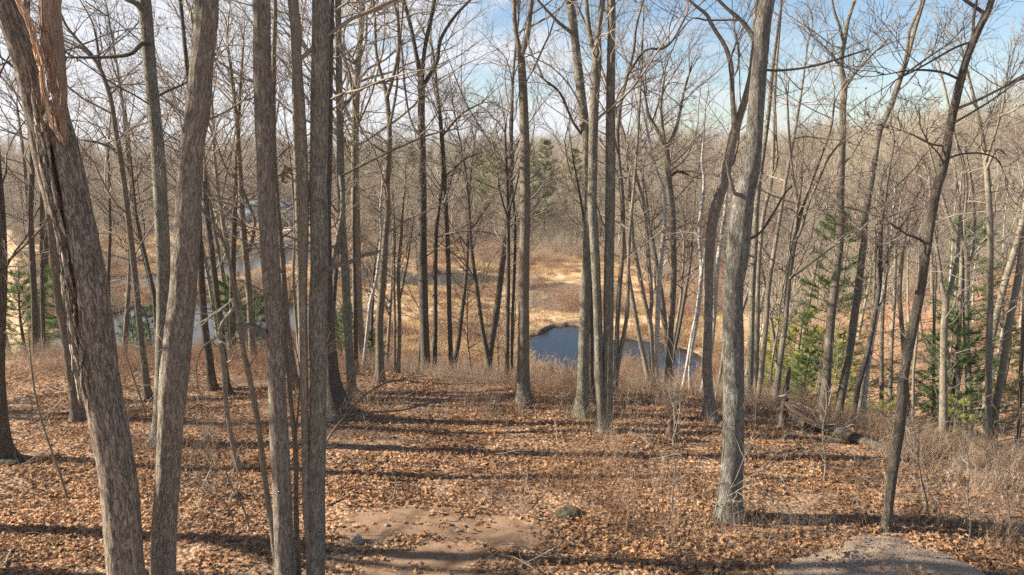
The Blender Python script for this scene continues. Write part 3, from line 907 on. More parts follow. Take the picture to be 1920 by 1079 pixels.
build_tree('maple_tree', 'pale narrow trunk showing behind the slender stem beside the lichened trunk', M_TAN, None,
    [(570, 745, 14), (567, 650, 14), (564, 560, 14), (561, 470, 13), (559, 400, 13), (556, 300, 12), (552, 150, 11), (549, 0, 10)], nb=8, seed=7, tw=M_TWIG)
build_tree('oak_tree', 'dark trunk with a flared base behind the lichened trunk', M_DARK, None,
    [(634, 784, 36), (628, 745, 32), (622, 700, 28), (617, 620, 24), (614, 520, 20), (613, 400, 17), (616, 300, 15), (618, 200, 13), (619, 100, 12), (622, 0, 11)], nb=14, seed=8, flare=0.8)
build_tree('maple_tree', 'mid grey trunk right of the lichened trunk, splitting light and dark', M_GREY, None,
    [(661, 745, 18), (657, 690, 17), (651, 600, 17), (648, 510, 16), (642, 420, 14), (639, 330, 15), (637, 220, 13), (635, 100, 13), (634, 0, 13)],
    [dict(p=[(637, 330, 9), (643, 385, 9), (635, 435, 9), (624, 490, 9), (617, 530, 8)], nb=0, flat=1, dy=-0.2),
     dict(p=[(641, 208, 7), (662, 180, 7), (690, 160, 6), (720, 155, 4)], nb=4),
     dict(p=[(640, 330, 6), (680, 310, 5), (730, 285, 5), (800, 255, 4), (850, 243, 3)], nb=6)], nb=18, seed=9)
build_tree('young_maple', 'very thin dark upright stem right of the mid grey trunk', M_DARK, 17, [(669, 740, 8), (667, 620, 8), (664, 500, 7), (663, 400, 6), (664, 300, 5), (664, 195, 3)], nb=9, seed=10, blen=(0.7, 2))
build_tree('maple_tree', 'crooked forked tree left of the marsh clearing', M_MID, 16.5,
    [(713, 735, 16), (712, 650, 15), (712, 600, 15), (719, 510, 15), (723, 440, 12), (727, 395, 12), (725, 350, 13), (729, 290, 12), (730, 240, 10), (724, 175, 9), (712, 130, 7), (705, 95, 6), (703, 40, 6), (700, 0, 5)],
    [dict(p=[(725, 180, 8), (737, 145, 7), (747, 95, 7), (746, 40, 6), (738, 0, 5)]), dict(p=[(729, 240, 6), (742, 180, 5), (746, 130, 5), (752, 60, 4), (756, 0, 4)])],
    nb=20, seed=11, leaves=10)
build_tree('birch_tree', 'thin white birch leaning left of the crooked forked tree', M_BIRCH, 18,
    [(678, 712, 7), (685, 655, 7), (690, 610, 7), (695, 567, 7), (706, 520, 6), (715, 440, 6), (713, 400, 5), (717, 350, 4), (722, 300, 3)], nb=7, seed=12, blen=(0.6, 1.6), hz=(2, 99), cat='birch')
build_tree('oak_tree', 'tall dark trunk at left of clearing dividing into wide limbs at top', M_DARK, 21,
    [(799, 712, 19), (796, 620, 18), (793, 520, 18), (792, 420, 17), (792, 320, 15), (790, 220, 14), (790, 155, 14), (782, 110, 9), (770, 50, 8), (757, 0, 7)],
    [dict(p=[(790, 165, 9), (796, 95, 8), (806, 45, 8), (815, 0, 7)], nb=6), dict(p=[(792, 170, 9), (803, 145, 8), (819, 118, 8), (826, 75, 7), (852, 32, 6), (880, 2, 5)], nb=8),
     dict(p=[(786, 262, 5), (770, 225, 4), (760, 170, 4), (755, 110, 4), (748, 40, 3), (745, 0, 3)], nb=5)], nb=20, seed=13, leaves=14)
build_tree('maple_tree', 'narrow dark trunk between the two tall dark trunks of the clearing', M_DARK, 22,
    [(815, 700, 10), (816, 600, 9), (816, 500, 9), (817, 440, 9), (823, 390, 7), (830, 330, 6), (827, 270, 4), (822, 200, 3)], nb=12, seed=14)
build_tree('maple_tree', 'narrow dark trunk forming the right one of three beside the clearing', M_DARK, 22,
    [(847, 705, 10), (843, 600, 9), (841, 500, 9), (838, 420, 8), (834, 340, 8), (829, 255, 7), (823, 195, 6), (816, 130, 5), (811, 90, 4)],
    [dict(p=[(834, 335, 4), (870, 300, 4), (905, 285, 3)], nb=5), dict(p=[(829, 260, 4), (865, 215, 4), (900, 195, 3)], nb=6)], nb=20, seed=15)
build_tree('maple_tree', 'straight trunk in the middle of the picture forking just below the top', M_MID, None,
    [(981, 756, 26), (981, 700, 24), (982, 620, 22), (982, 540, 21), (984, 450, 20), (985, 380, 20), (984, 300, 20), (982, 200, 18), (977, 110, 15), (972, 85, 10), (966, 50, 9), (964, 0, 9)],
    [dict(p=[(980, 100, 10), (988, 72, 10), (992, 40, 10), (997, 0, 9)], nb=2)], nb=12, seed=16, hz=(5.5, 99), flare=0.25)
build_tree('oak_tree', 'dark narrow trunk just left of the middle trunk', M_DARK, 19,
    [(950, 735, 10), (951, 650, 9), (952, 570, 9), (953, 480, 8), (952, 400, 8), (950, 320, 6), (947, 250, 4)],
    [dict(p=[(951, 410, 5), (940, 370, 4), (933, 330, 3)], nb=4), dict(p=[(952, 400, 5), (965, 360, 4), (972, 330, 3)], nb=4)], nb=14, seed=17, blen=(0.8, 2.2))
build_tree('oak_tree', 'thin twin stem between dark narrow trunk and middle trunk', M_DARK, 21, [(959, 700, 6), (961, 600, 6), (965, 500, 6), (966, 420, 5), (960, 340, 3)], nb=9, seed=18, blen=(0.6, 1.8))
build_tree('maple_tree', 'thick grey trunk leaning left at its top, right of the middle trunk', M_GREY, None,
    [(1092, 783, 28), (1093, 740, 23), (1094, 680, 22), (1096, 600, 21), (1099, 500, 19), (1104, 420, 20), (1107, 350, 20), (1104, 300, 20), (1098, 250, 20), (1092, 200, 19), (1081, 100, 17), (1075, 50, 17), (1069, 0, 17)],
    [dict(p=[(1084, 75, 9), (1072, 62, 8), (1050, 45, 7), (1030, 25, 6), (1008, 0, 5)], nb=3, mat=M_MID),
     dict(p=[(1100, 265, 6), (1075, 230, 5), (1050, 175, 5), (1020, 150, 4)], nb=5, mat=M_DARK)], nb=10, seed=19, flare=0.3)
build_tree('maple_tree', 'twin stemmed grey tree with a pale flared base in the leaf litter', M_GREY, None,
    [(1130, 812, 26), (1127, 770, 17), (1124, 700, 17), (1121, 600, 17), (1117, 500, 18), (1111, 400, 18), (1111, 330, 18), (1114, 200, 19), (1119, 110, 20), (1122, 60, 11), (1130, 0, 11)],
    [dict(p=[(1136, 806, 24), (1139, 770, 21), (1140, 700, 20), (1141, 600, 20), (1142, 500, 20), (1144, 400, 20), (1145, 300, 20), (1145, 200, 18), (1146, 100, 16), (1146, 0, 16)], nb=6, name='stem'),
     dict(p=[(1116, 115, 11), (1107, 70, 10), (1102, 35, 9), (1099, 0, 9)], nb=2)], nb=8, seed=20, flare=0.25, amp=0.1)
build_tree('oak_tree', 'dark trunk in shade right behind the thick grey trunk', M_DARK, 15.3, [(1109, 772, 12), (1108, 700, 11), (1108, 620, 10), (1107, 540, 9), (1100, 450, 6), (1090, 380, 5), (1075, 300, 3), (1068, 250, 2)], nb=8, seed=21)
build_tree('young_maple', 'reddish brown slender stem right of the twin stemmed tree', M_MID, 16,
    [(1152, 756, 9), (1155, 697, 9), (1157, 622, 9), (1161, 548, 9), (1167, 474, 9), (1168, 400, 9), (1165, 350, 9), (1160, 300, 8), (1158, 250, 8), (1163, 200, 7), (1174, 150, 7), (1188, 95, 6), (1193, 50, 5), (1206, 0, 4)],
    [dict(p=[(1178, 140, 5), (1210, 95, 5), (1240, 92, 5), (1262, 75, 4), (1285, 32, 4)], nb=6, mat=M_DARK)], nb=16, seed=22, tw=M_TWIG2, leaves=20)
build_tree('young_maple', 'pale slender stem curving right, third stem of the clump by the pond', M_TAN, 16,
    [(1150, 756, 8), (1156, 708, 8), (1161, 674, 8), (1169, 630, 8), (1176, 585, 8), (1178, 511, 7), (1180, 450, 7), (1184, 400, 6), (1193, 300, 5), (1199, 200, 5), (1204, 100, 4), (1207, 0, 3)], nb=14, seed=23, tw=M_TWIGP, leaves=12)
build_tree('young_maple', 'pale stem leaning left over the pond, tallest of a pair', M_TAN, 20,
    [(1224, 722, 10), (1222, 660, 10), (1219, 608, 10), (1209, 567, 9), (1198, 511, 9), (1187, 456, 8), (1185, 422, 8), (1180, 350, 6), (1174, 290, 4)],
    [dict(p=[(1222, 600, 8), (1222, 560, 8), (1219, 520, 8), (1215, 474, 7), (1213, 430, 6), (1207, 380, 5), (1204, 330, 4)], nb=8)], nb=12, seed=24, tw=M_TWIGP)
build_tree('young_maple', 'shorter pale leaning stem at the pond, left of the taller one', M_TAN, 20,
    [(1217, 720, 10), (1209, 678, 9), (1198, 630, 9), (1189, 578, 9), (1180, 526, 8), (1172, 470, 6), (1168, 400, 4), (1162, 340, 3)], nb=10, seed=25, tw=M_TWIGP)
build_tree('birch_tree', 'bright white birch standing upright at the right end of the pond', M_BIRCH, 21,
    [(1230, 728, 11), (1232, 660, 10), (1233, 604, 10), (1235, 548, 10), (1239, 493, 9), (1245, 437, 9), (1247, 390, 8), (1244, 355, 8), (1236, 335, 7), (1225, 300, 6), (1215, 250, 5), (1205, 205, 4), (1196, 160, 3)],
    nb=10, seed=26, blen=(0.8, 2.0), tw=M_TWIG, hz=(3, 99), cat='birch')
build_tree('oak_tree', 'brown trunk with a spreading forked crown beside the white birch', M_MID, 21.5,
    [(1252, 720, 15), (1254, 680, 14), (1258, 610, 13), (1263, 530, 12), (1263, 450, 11), (1261, 390, 11), (1255, 340, 11), (1249, 280, 11), (1241, 262, 8), (1230, 240, 7), (1216, 215, 6), (1210, 180, 4)],
    [dict(p=[(1250, 282, 8), (1262, 255, 7), (1272, 225, 6), (1282, 175, 5), (1292, 140, 4)], nb=9), dict(p=[(1249, 275, 6), (1241, 222, 5), (1240, 190, 5), (1246, 145, 4)], nb=8),
     dict(p=[(1257, 335, 6), (1268, 323, 6), (1284, 325, 5), (1296, 332, 2)], nb=2, mat=M_DARK)], nb=10, seed=27, tw=M_TWIG2, leaves=60)
build_tree('birch_tree', 'white birch with a bent stem leaning left at its foot', M_BIRCH, 19.5,
    [(1278, 740, 6), (1287, 689, 6), (1297, 630, 6), (1306, 585, 6), (1311, 548, 6.5), (1315, 493, 7), (1311, 448, 6.5), (1313, 410, 8), (1318, 370, 7), (1320, 335, 6), (1316, 300, 5), (1320, 250, 4), (1322, 210, 3)],
    nb=9, seed=28, blen=(0.7, 1.8), cat='birch')
build_tree('birch_tree', 'shorter curved birch stem in front of the bent birch', M_BIRCH, 18.8,
    [(1297, 750, 6), (1293, 704, 6), (1297, 660, 6), (1306, 608, 6), (1313, 548, 7), (1317, 504, 6), (1330, 430, 4), (1338, 380, 3)], nb=5, seed=29, blen=(0.6, 1.4), cat='birch')
build_tree('birch_tree', 'birch showing between the crooked brown tree and the massive right trunk', M_BIRCH, 19,
    [(1313, 745, 8), (1324, 700, 8), (1334, 650, 8), (1340, 585, 9), (1343, 530, 9), (1347, 482, 9), (1357, 418, 8), (1364, 350, 5), (1372, 290, 3)], nb=4, seed=30, blen=(0.6, 1.4), cat='birch')
build_tree('oak_tree', 'crooked brown tree left of the massive right trunk, forking high up', M_BROWN, None,
    [(1331, 788, 26), (1330, 750, 20), (1326, 700, 20), (1326, 640, 20), (1327, 590, 20), (1329, 500, 20), (1332, 450, 20), (1339, 400, 21), (1355, 350, 20), (1366, 300, 19), (1377, 250, 19), (1389, 212, 15), (1402, 170, 14), (1410, 130, 13), (1416, 60, 12), (1420, 0, 11)],
    [dict(p=[(1378, 245, 13), (1376, 215, 11), (1373, 175, 10), (1371, 125, 10), (1360, 88, 9), (1344, 62, 8), (1332, 42, 8), (1325, 28, 7), (1308, 14, 6), (1290, -2, 5)], nb=5, flat=1, dy=-0.1),
     dict(p=[(1330, 36, 5), (1322, 38, 4), (1300, 34, 3), (1275, 60, 3), (1262, 92, 2)], nb=4, flat=1)], nb=8, seed=31, amp=0.1, tw=M_TWIGD)
build_tree('maple_tree', 'massive grey trunk right of centre with a swollen scar and flared base', M_STONE, None,
    [(1367, 974, 54), (1368, 935, 46), (1374, 850, 42), (1375, 750, 41), (1375, 690, 40), (1374, 645, 43), (1374, 590, 40), (1375, 540, 39), (1380, 500, 44), (1385, 450, 46), (1390, 400, 46), (1396, 362, 42), (1410, 305, 34), (1418, 200, 33), (1427, 100, 30), (1438, 0, 32)],
    [dict(p=[(1385, 368, 9), (1377, 362, 8), (1371, 345, 7), (1366, 322, 7), (1362, 300, 5)], nb=0, name='broken_stub', flat=1, dy=-0.25),
     dict(p=[(1408, 450, 8), (1414, 445, 6), (1432, 429, 5), (1455, 392, 5), (1470, 366, 4), (1486, 348, 3)], nb=0, mat=M_DARK, flat=1, dy=0),
     dict(p=[(1422, 90, 10), (1410, 66, 10), (1393, 42, 9), (1370, 22, 8), (1346, 0, 7)], nb=3, flat=1, dy=0.1),
     dict(p=[(1430, 135, 5), (1470, 132, 5), (1530, 123, 5), (1590, 105, 4), (1630, 92, 3)], nb=5, mat=M_DARK, flat=1, dy=0.2)],
    nb=3, seed=32, step=0.035, disp=0.012, hz=(8.5, 99), top=8, amp=0.0, sides=56, flare=0.5)
build_tree('oak_tree', 'dark knobbly trunk leaning right from the edge of the gravel drive', M_DARK, None,
    [(1662, 1000, 22), (1667, 940, 19), (1672, 895, 22), (1680, 840, 22), (1687, 795, 22), (1691, 740, 21), (1695, 700, 21), (1704, 650, 21), (1715, 600, 20), (1727, 540, 20), (1733, 495, 20), (1747, 400, 20), (1758, 350, 20), (1771, 300, 20), (1782, 235, 19), (1801, 150, 17), (1816, 100, 16), (1838, 48, 16), (1860, 0, 14)],
    [dict(p=[(1816, 95, 8), (1824, 62, 6), (1826, 30, 6), (1832, 0, 5)], nb=3, flat=1), dict(p=[(1790, 205, 7), (1830, 190, 6), (1880, 165, 6), (1935, 140, 5)], nb=4, flat=1, mat=M_TAN),
     dict(p=[(1800, 152, 6), (1770, 137, 5), (1735, 132, 5), (1700, 133, 4), (1660, 140, 3)], nb=4, flat=1),
     dict(p=[(1816, 75, 6), (1790, 90, 5), (1755, 110, 5), (1720, 130, 4), (1680, 150, 3)], nb=4, flat=1),
     dict(p=[(1728, 455, 7), (1715, 445, 5), (1700, 440, 4), (1670, 420, 3), (1650, 428, 2)], nb=3, flat=1),
     dict(p=[(1775, 302, 5), (1800, 290, 4), (1838, 288, 4), (1870, 300, 3), (1885, 330, 2)], nb=3, flat=1),
     dict(p=[(1769, 275, 4), (1745, 270, 4), (1715, 255, 3), (1690, 245, 2)], nb=2, flat=1)], nb=8, seed=33, disp=0.012, hz=(4.5, 99), amp=0.0, tw=M_TWIGD, blen=(1, 2.4))
build_tree('oak_tree', 'grey brown trunk left of the two leaning ones, high spreading limbs', M_MID, 19,
    [(1546, 775, 21), (1551, 690, 18), (1556, 630, 17), (1561, 575, 17), (1568, 510, 17), (1575, 440, 17), (1576, 350, 16), (1580, 250, 14), (1580, 200, 14), (1583, 160, 13), (1577, 120, 10), (1584, 75, 9), (1590, 40, 8), (1603, 0, 7)],
    [dict(p=[(1583, 80, 7), (1574, 50, 7), (1565, 25, 6), (1560, 0, 5)], nb=4), dict(p=[(1584, 165, 6), (1598, 145, 6), (1612, 128, 5), (1642, 96, 4)], nb=6),
     dict(p=[(1578, 125, 6), (1560, 105, 5), (1550, 92, 4), (1525, 70, 3)], nb=4)], nb=14, seed=34, leaves=10)
build_tree('oak_tree', 'grey trunk leaning right and dividing near the top, left of the black leaner', M_MID, 19.5,
    [(1568, 792, 17), (1579, 734, 17), (1591, 671, 16), (1600, 608, 16), (1611, 525, 15), (1618, 460, 15), (1622, 410, 14), (1632, 350, 13), (1640, 300, 13), (1648, 250, 13), (1670, 200, 12), (1687, 150, 12), (1702, 105, 10), (1716, 52, 9), (1732, 0, 8)],
    [dict(p=[(1690, 142, 8), (1700, 100, 7), (1705, 60, 7), (1722, 20, 6), (1728, 0, 5)], nb=5), dict(p=[(1619, 400, 5), (1612, 395, 5), (1590, 390, 3), (1570, 382, 2)], nb=4, mat=M_DARK),
     dict(p=[(1690, 140, 5), (1730, 115, 4), (1775, 85, 3), (1800, 60, 3)], nb=6)], nb=16, seed=35, leaves=12)
build_tree('cherry_tree', 'dark narrow stem leaning right inside the crowded clump', M_DARK, 18,
    [(1598, 800, 12), (1608, 729, 12), (1621, 683, 11), (1633, 629, 11), (1646, 558, 10), (1650, 517, 9), (1652, 433, 8), (1657, 390, 7), (1666, 330, 5), (1676, 270, 4)],
    [dict(p=[(1651, 520, 6), (1664, 480, 5), (1680, 440, 5), (1705, 400, 4)], nb=5)], nb=14, seed=36, tw=M_TWIGD)
build_tree('birch_tree', 'thin pale stem close behind the dark narrow leaning stem', M_BIRCH, 18.5, [(1619, 790, 8), (1627, 700, 8), (1642, 608, 7), (1655, 550, 6), (1666, 500, 5), (1672, 430, 4), (1678, 350, 3)], nb=8, seed=37, blen=(0.6, 1.6), cat='birch')
build_tree('young_maple', 'leaning grey stem on the left flank of the crowded clump', M_TAN, 18.3, [(1607, 795, 8), (1616, 740, 8), (1628, 670, 7), (1636, 600, 6), (1640, 520, 5), (1641, 440, 4)], nb=8, seed=38, blen=(0.6, 1.6))
build_tree('maple_tree', 'stout pale trunk on the leafy far bank forking at half height', M_TAN, 27,
    [(1769, 795, 19), (1769, 740, 16), (1769, 690, 15), (1770, 620, 15), (1773, 565, 14), (1766, 535, 9), (1762, 500, 8), (1755, 455, 7), (1748, 400, 6), (1742, 330, 5)],
    [dict(p=[(1774, 575, 10), (1785, 530, 10), (1794, 490, 9), (1798, 450, 8), (1800, 390, 6), (1790, 320, 5)], nb=10)], nb=16, seed=39, tw=M_TWIGP)
build_tree('maple_tree', 'pale smooth trunk at right dividing in three above the brush', M_TAN, None,
    [(1820, 850, 15), (1818, 780, 14), (1816, 700, 14), (1812, 620, 14), (1811, 540, 14), (1811, 490, 14), (1807, 455, 13), (1793, 438, 9), (1780, 412, 8), (1767, 370, 7), (1750, 310, 5), (1735, 250, 4)],
    [dict(p=[(1812, 502, 7), (1820, 488, 6), (1826, 460, 6), (1828, 400, 6), (1822, 340, 5), (1812, 290, 4)], nb=6), dict(p=[(1808, 455, 10), (1808, 410, 9), (1812, 350, 8), (1805, 300, 7), (1790, 255, 6), (1775, 180, 5), (1760, 120, 4)], nb=9)],
    nb=8, seed=40, tw=M_TWIGP, flare=0.2)
build_tree('maple_tree', 'straight pale trunk behind the right hand pair', M_TAN, 21,
    [(1853, 800, 14), (1854, 650, 14), (1856, 588, 14), (1857, 483, 13), (1856, 400, 13), (1849, 310, 12), (1840, 250, 10), (1830, 200, 8), (1815, 140, 6), (1800, 80, 4)],
    [dict(p=[(1850, 320, 7), (1870, 280, 6), (1895, 300, 0.1)], nb=0), dict(p=[(1848, 305, 7), (1866, 250, 6), (1880, 200, 5), (1890, 130, 4)], nb=7)], nb=14, seed=41, tw=M_TWIGP)
build_tree('maple_tree', 'left one of two pale trunks sweeping out of the right edge', M_TAN, None,
    [(1845, 850, 16), (1848, 775, 15), (1850, 713, 15), (1859, 642, 15), (1873, 575, 14), (1888, 517, 14), (1907, 454, 13), (1925, 380, 12), (1945, 280, 10), (1960, 150, 8)], nb=8, seed=42, tw=M_TWIGP, flare=0.2)
build_tree('maple_tree', 'right one of two pale trunks sweeping out of the right edge', M_TAN, None,
    [(1862, 845, 17), (1867, 767, 16), (1880, 692, 16), (1892, 608, 16), (1907, 533, 16), (1918, 442, 15), (1928, 330, 13), (1935, 200, 11), (1940, 60, 8)], nb=10, seed=43, tw=M_TWIGP, flare=0.2)
build_tree('maple_tree', 'slim dark trunk cut by the right edge of the picture', M_DARK, 20, [(1911, 800, 9), (1914, 700, 9), (1918, 620, 8), (1922, 500, 8), (1926, 350, 6), (1930, 200, 4)], nb=8, seed=44)
build_tree('maple_tree', 'grey trunk just right of the massive trunk, nearest of three', M_GREY, 17,
    [(1404, 755, 14), (1408, 660, 13), (1410, 548, 13), (1415, 455, 13), (1418, 390, 12), (1426, 320, 11), (1440, 220, 9), (1450, 120, 7), (1462, 30, 6), (1465, 0, 5)], nb=10, seed=45)
build_tree('maple_tree', 'thin middle stem of the three just right of the massive trunk', M_TAN, 18,
    [(1415, 735, 10), (1419, 660, 10), (1421, 548, 9), (1424, 474, 9), (1432, 400, 9), (1446, 340, 8), (1451, 250, 7), (1454, 150, 6), (1462, 50, 5), (1466, 0, 4)], nb=10, seed=46)
build_tree('maple_tree', 'right stem of the three beside the massive trunk, leaning away from it', M_TAN, 16.5,
    [(1419, 790, 11), (1422, 748, 10), (1430, 678, 10), (1437, 604, 10), (1440, 548, 10), (1450, 480, 9), (1461, 415, 8), (1475, 330, 7), (1490, 250, 6), (1503, 170, 5), (1515, 80, 3)], nb=12, seed=47, leaves=8)
build_tree('oak_tree', 'dark based tree beside the broken snag, dividing into pale forked limbs', M_MID, 15.5,
    [(1454, 815, 13), (1456, 734, 12), (1464, 671, 12), (1472, 608, 11), (1477, 546, 11), (1483, 495, 11), (1490, 454, 10), (1500, 405, 8), (1520, 345, 7), (1537, 300, 6), (1557, 245, 5), (1565, 190, 4)],
    [dict(p=[(1489, 460, 7), (1502, 430, 7), (1515, 385, 6), (1532, 345, 6), (1552, 300, 5), (1570, 275, 4)], nb=7), dict(p=[(1488, 450, 6), (1495, 380, 6), (1487, 330, 5), (1480, 260, 5), (1476, 180, 4)], nb=7)], nb=8, seed=48)
for i, (lab, Y, pts) in enumerate([
    ('thin trunk on the leafy bank, left one of the pair behind the crowded clump', 30, [(1653, 745, 9), (1654, 608, 8), (1661, 517, 7), (1664, 430, 5), (1660, 350, 3)]),
    ('thin trunk on the leafy bank, right one of the pair behind the crowded clump', 31, [(1669, 745, 9), (1672, 640, 8), (1677, 558, 8), (1680, 460, 6), (1690, 370, 4)]),
    ('bent grey trunk just left of the black leaner on the leafy bank', 29, [(1700, 730, 10), (1696, 671, 10), (1690, 600, 9), (1687, 550, 9), (1692, 480, 7), (1703, 400, 5)]),
    ('very thin sapling right of the foot of the black leaner on the leafy bank', 26, [(1712, 785, 6), (1713, 700, 6), (1720, 620, 5), (1722, 540, 4), (1724, 450, 3)]),
    ('thin straight trunk alone on the sunlit leafy bank', 31, [(1749, 755, 7), (1751, 660, 7), (1752, 575, 6), (1756, 480, 5), (1758, 380, 3)]),
    ('dark trunk in front of the green pine on the leafy bank', 32, [(1794, 760, 11), (1797, 660, 10), (1800, 570, 9), (1803, 480, 7), (1800, 380, 5), (1806, 300, 3)])]):
    build_tree('forest_tree', lab, M_TAN if i % 2 else M_MID, Y, pts, nb=12, seed=60 + i, per=(6, 3))
# left side
build_tree('oak_tree', 'trunk cut by the left edge with a mossy foot', M_DARK, None,
    [(6, 866, 42), (4, 820, 32), (2, 760, 26), (-1, 690, 23), (2, 600, 21), (5, 500, 20), (2, 400, 18), (-6, 300, 17), (-12, 150, 15), (-16, 0, 14)], nb=12, seed=70, flare=0.35, tw=M_TWIGD)
build_tree('oak_tree', 'dark leaning trunk between the left edge and the split trunk', M_MID, None,
    [(147, 788, 24), (140, 740, 21), (134, 700, 20), (122, 622, 20), (110, 555, 20), (100, 460, 18), (90, 380, 17), (78, 280, 15), (62, 150, 13), (48, 0, 11)], nb=12, seed=71, tw=M_TWIGD)
build_tree('maple_tree', 'slender trunk leaning left and branching high, between split and kinked trunks', M_MID, None,
    [(277, 745, 14), (272, 697, 14), (263, 622, 13), (256, 548, 13), (248, 474, 13), (237, 380, 12), (228, 310, 12), (216, 240, 11), (206, 180, 10), (182, 118, 9), (150, 80, 7), (125, 50, 6), (112, 20, 4)],
    [dict(p=[(227, 300, 7), (212, 280, 6), (185, 268, 6), (150, 262, 5)], nb=4), dict(p=[(190, 130, 6), (182, 80, 5), (172, 40, 4), (150, 0, 3)], nb=5)], nb=22, seed=72, tw=M_TWIG, leaves=20)
build_tree('oak_tree', 'dark trunk right of the kinked brown trunk, left one of a leaning pair', M_DARK, None,
    [(398, 728, 16), (392, 670, 16), (385, 622, 15), (379, 548, 15), (374, 455, 14), (370, 350, 12), (362, 250, 11), (350, 120, 9), (338, 0, 8)], nb=12, seed=73)
build_tree('oak_tree', 'dark trunk right of the kinked brown trunk, right one of a leaning pair', M_DARK, None,
    [(428, 738, 14), (422, 697, 13), (415, 622, 13), (406, 548, 12), (397, 474, 12), (388, 400, 12), (381, 320, 10), (376, 250, 9), (370, 150, 7), (362, 50, 5)], nb=12, seed=74)
build_tree('maple_tree', 'upright shaded trunk behind the dead crooked sapling', M_DARK, 19,
    [(437, 700, 14), (436, 620, 13), (436, 548, 13), (437, 470, 12), (440, 400, 11), (442, 330, 9), (447, 250, 8), (450, 180, 6), (456, 90, 4)], nb=18, seed=75, leaves=16)
build_tree('maple_tree', 'half sunlit trunk immediately left of the thick trunk with the stub', M_MID, 18.5,
    [(477, 712, 14), (471, 622, 13), (467, 548, 13), (460, 474, 13), (454, 400, 12), (450, 320, 10), (445, 240, 9), (435, 150, 7), (425, 70, 5)],
    [dict(p=[(486, 470, 7), (478, 420, 7), (465, 380, 6), (448, 340, 6), (425, 320, 5), (400, 250, 4)], nb=6)], nb=16, seed=76, leaves=16)
build_tree('dead_sapling', 'grey crooked dead sapling with a broken twisted head', M_TAN, None,
    [(452, 885, 9), (441, 852, 9), (430, 800, 9), (424, 752, 9), (421, 682, 9), (411, 640, 9), (417, 607, 9), (436, 582, 9), (441, 572, 12), (436, 562, 10), (430, 568, 4)],
    [dict(p=[(413, 632, 5), (395, 640, 4), (378, 655, 4), (368, 690, 3), (372, 730, 2)], nb=2, flat=1), dict(p=[(440, 580, 6), (447, 570, 5), (444, 560, 4)], nb=0, flat=1, mat=M_ROT)], nb=1, seed=77, amp=0, hz=(1.5, 2.2), blen=(0.4, 0.9), tw=M_TWIGP, cat='dead sapling')
build_tree('young_maple', 'pale slender stem bending left at its head, left of the stub trunk', M_TAN, 8.3,
    [(521, 1079, 12), (510, 990, 12), (498, 910, 12), (490, 840, 12), (482, 780, 11), (469, 715, 11), (459, 667, 11), (452, 625, 10), (445, 578, 10), (437, 530, 8), (430, 490, 7), (419, 455, 7), (412, 435, 6), (398, 416, 6), (380, 396, 5), (362, 380, 3)],
    nb=5, seed=78, amp=0, hz=(2.5, 4.5), blen=(0.4, 1.0), tw=M_TWIGP)
build_tree('young_maple', 'slender stem rising between the stub trunk and the lichened pair', M_TAN, 8.2,
    [(560, 1079, 12), (556, 990, 11), (555, 900, 10), (554, 840, 10), (547, 770, 9), (540, 700, 8), (535, 640, 7), (533, 578, 6), (531, 520, 5), (527, 450, 4), (522, 380, 3), (515, 300, 2)],
    [dict(p=[(553, 830, 6), (556, 800, 5), (560, 760, 4), (563, 700, 3)], nb=2, flat=1)], nb=6, seed=79, amp=0, hz=(2.0, 9), blen=(0.4, 1.3), tw=M_TWIG2)
build_tree('maple_tree', 'narrow trunk half hidden behind the stub trunk', M_MID, None,
    [(555, 730, 14), (545, 659, 13), (537, 590, 12), (529, 480, 11), (522, 400, 10), (515, 300, 9), (513, 200, 9), (514, 100, 9), (516, 0, 8)], nb=14, seed=80)
build_tree('young_maple', 'thin pale stem in front of the marsh left of the lichened trunk', M_TAN, 17, [(563, 705, 7), (560, 650, 7), (554, 585, 6), (550, 511, 6), (553, 430, 5), (548, 340, 4), (540, 260, 2)], nb=8, seed=81, blen=(0.6, 1.6))
build_tree('young_maple', 'thin forking sapling right of the crooked forked tree', M_MID, 18, [(747, 690, 7), (749, 640, 7), (749, 585, 7), (747, 511, 7), (753, 440, 6), (755, 400, 4), (760, 340, 3)],
    [dict(p=[(748, 570, 4), (757, 530, 4), (766, 480, 3), (776, 410, 2)], nb=4)], nb=12, seed=82, blen=(0.6, 1.6))
build_tree('young_maple', 'thinnest straight sapling beside the crooked forked tree', M_MID, 18, [(740, 690, 5), (740, 600, 5), (739, 507, 5), (741, 440, 3), (738, 380, 2)], nb=8, seed=83, blen=(0.5, 1.3))
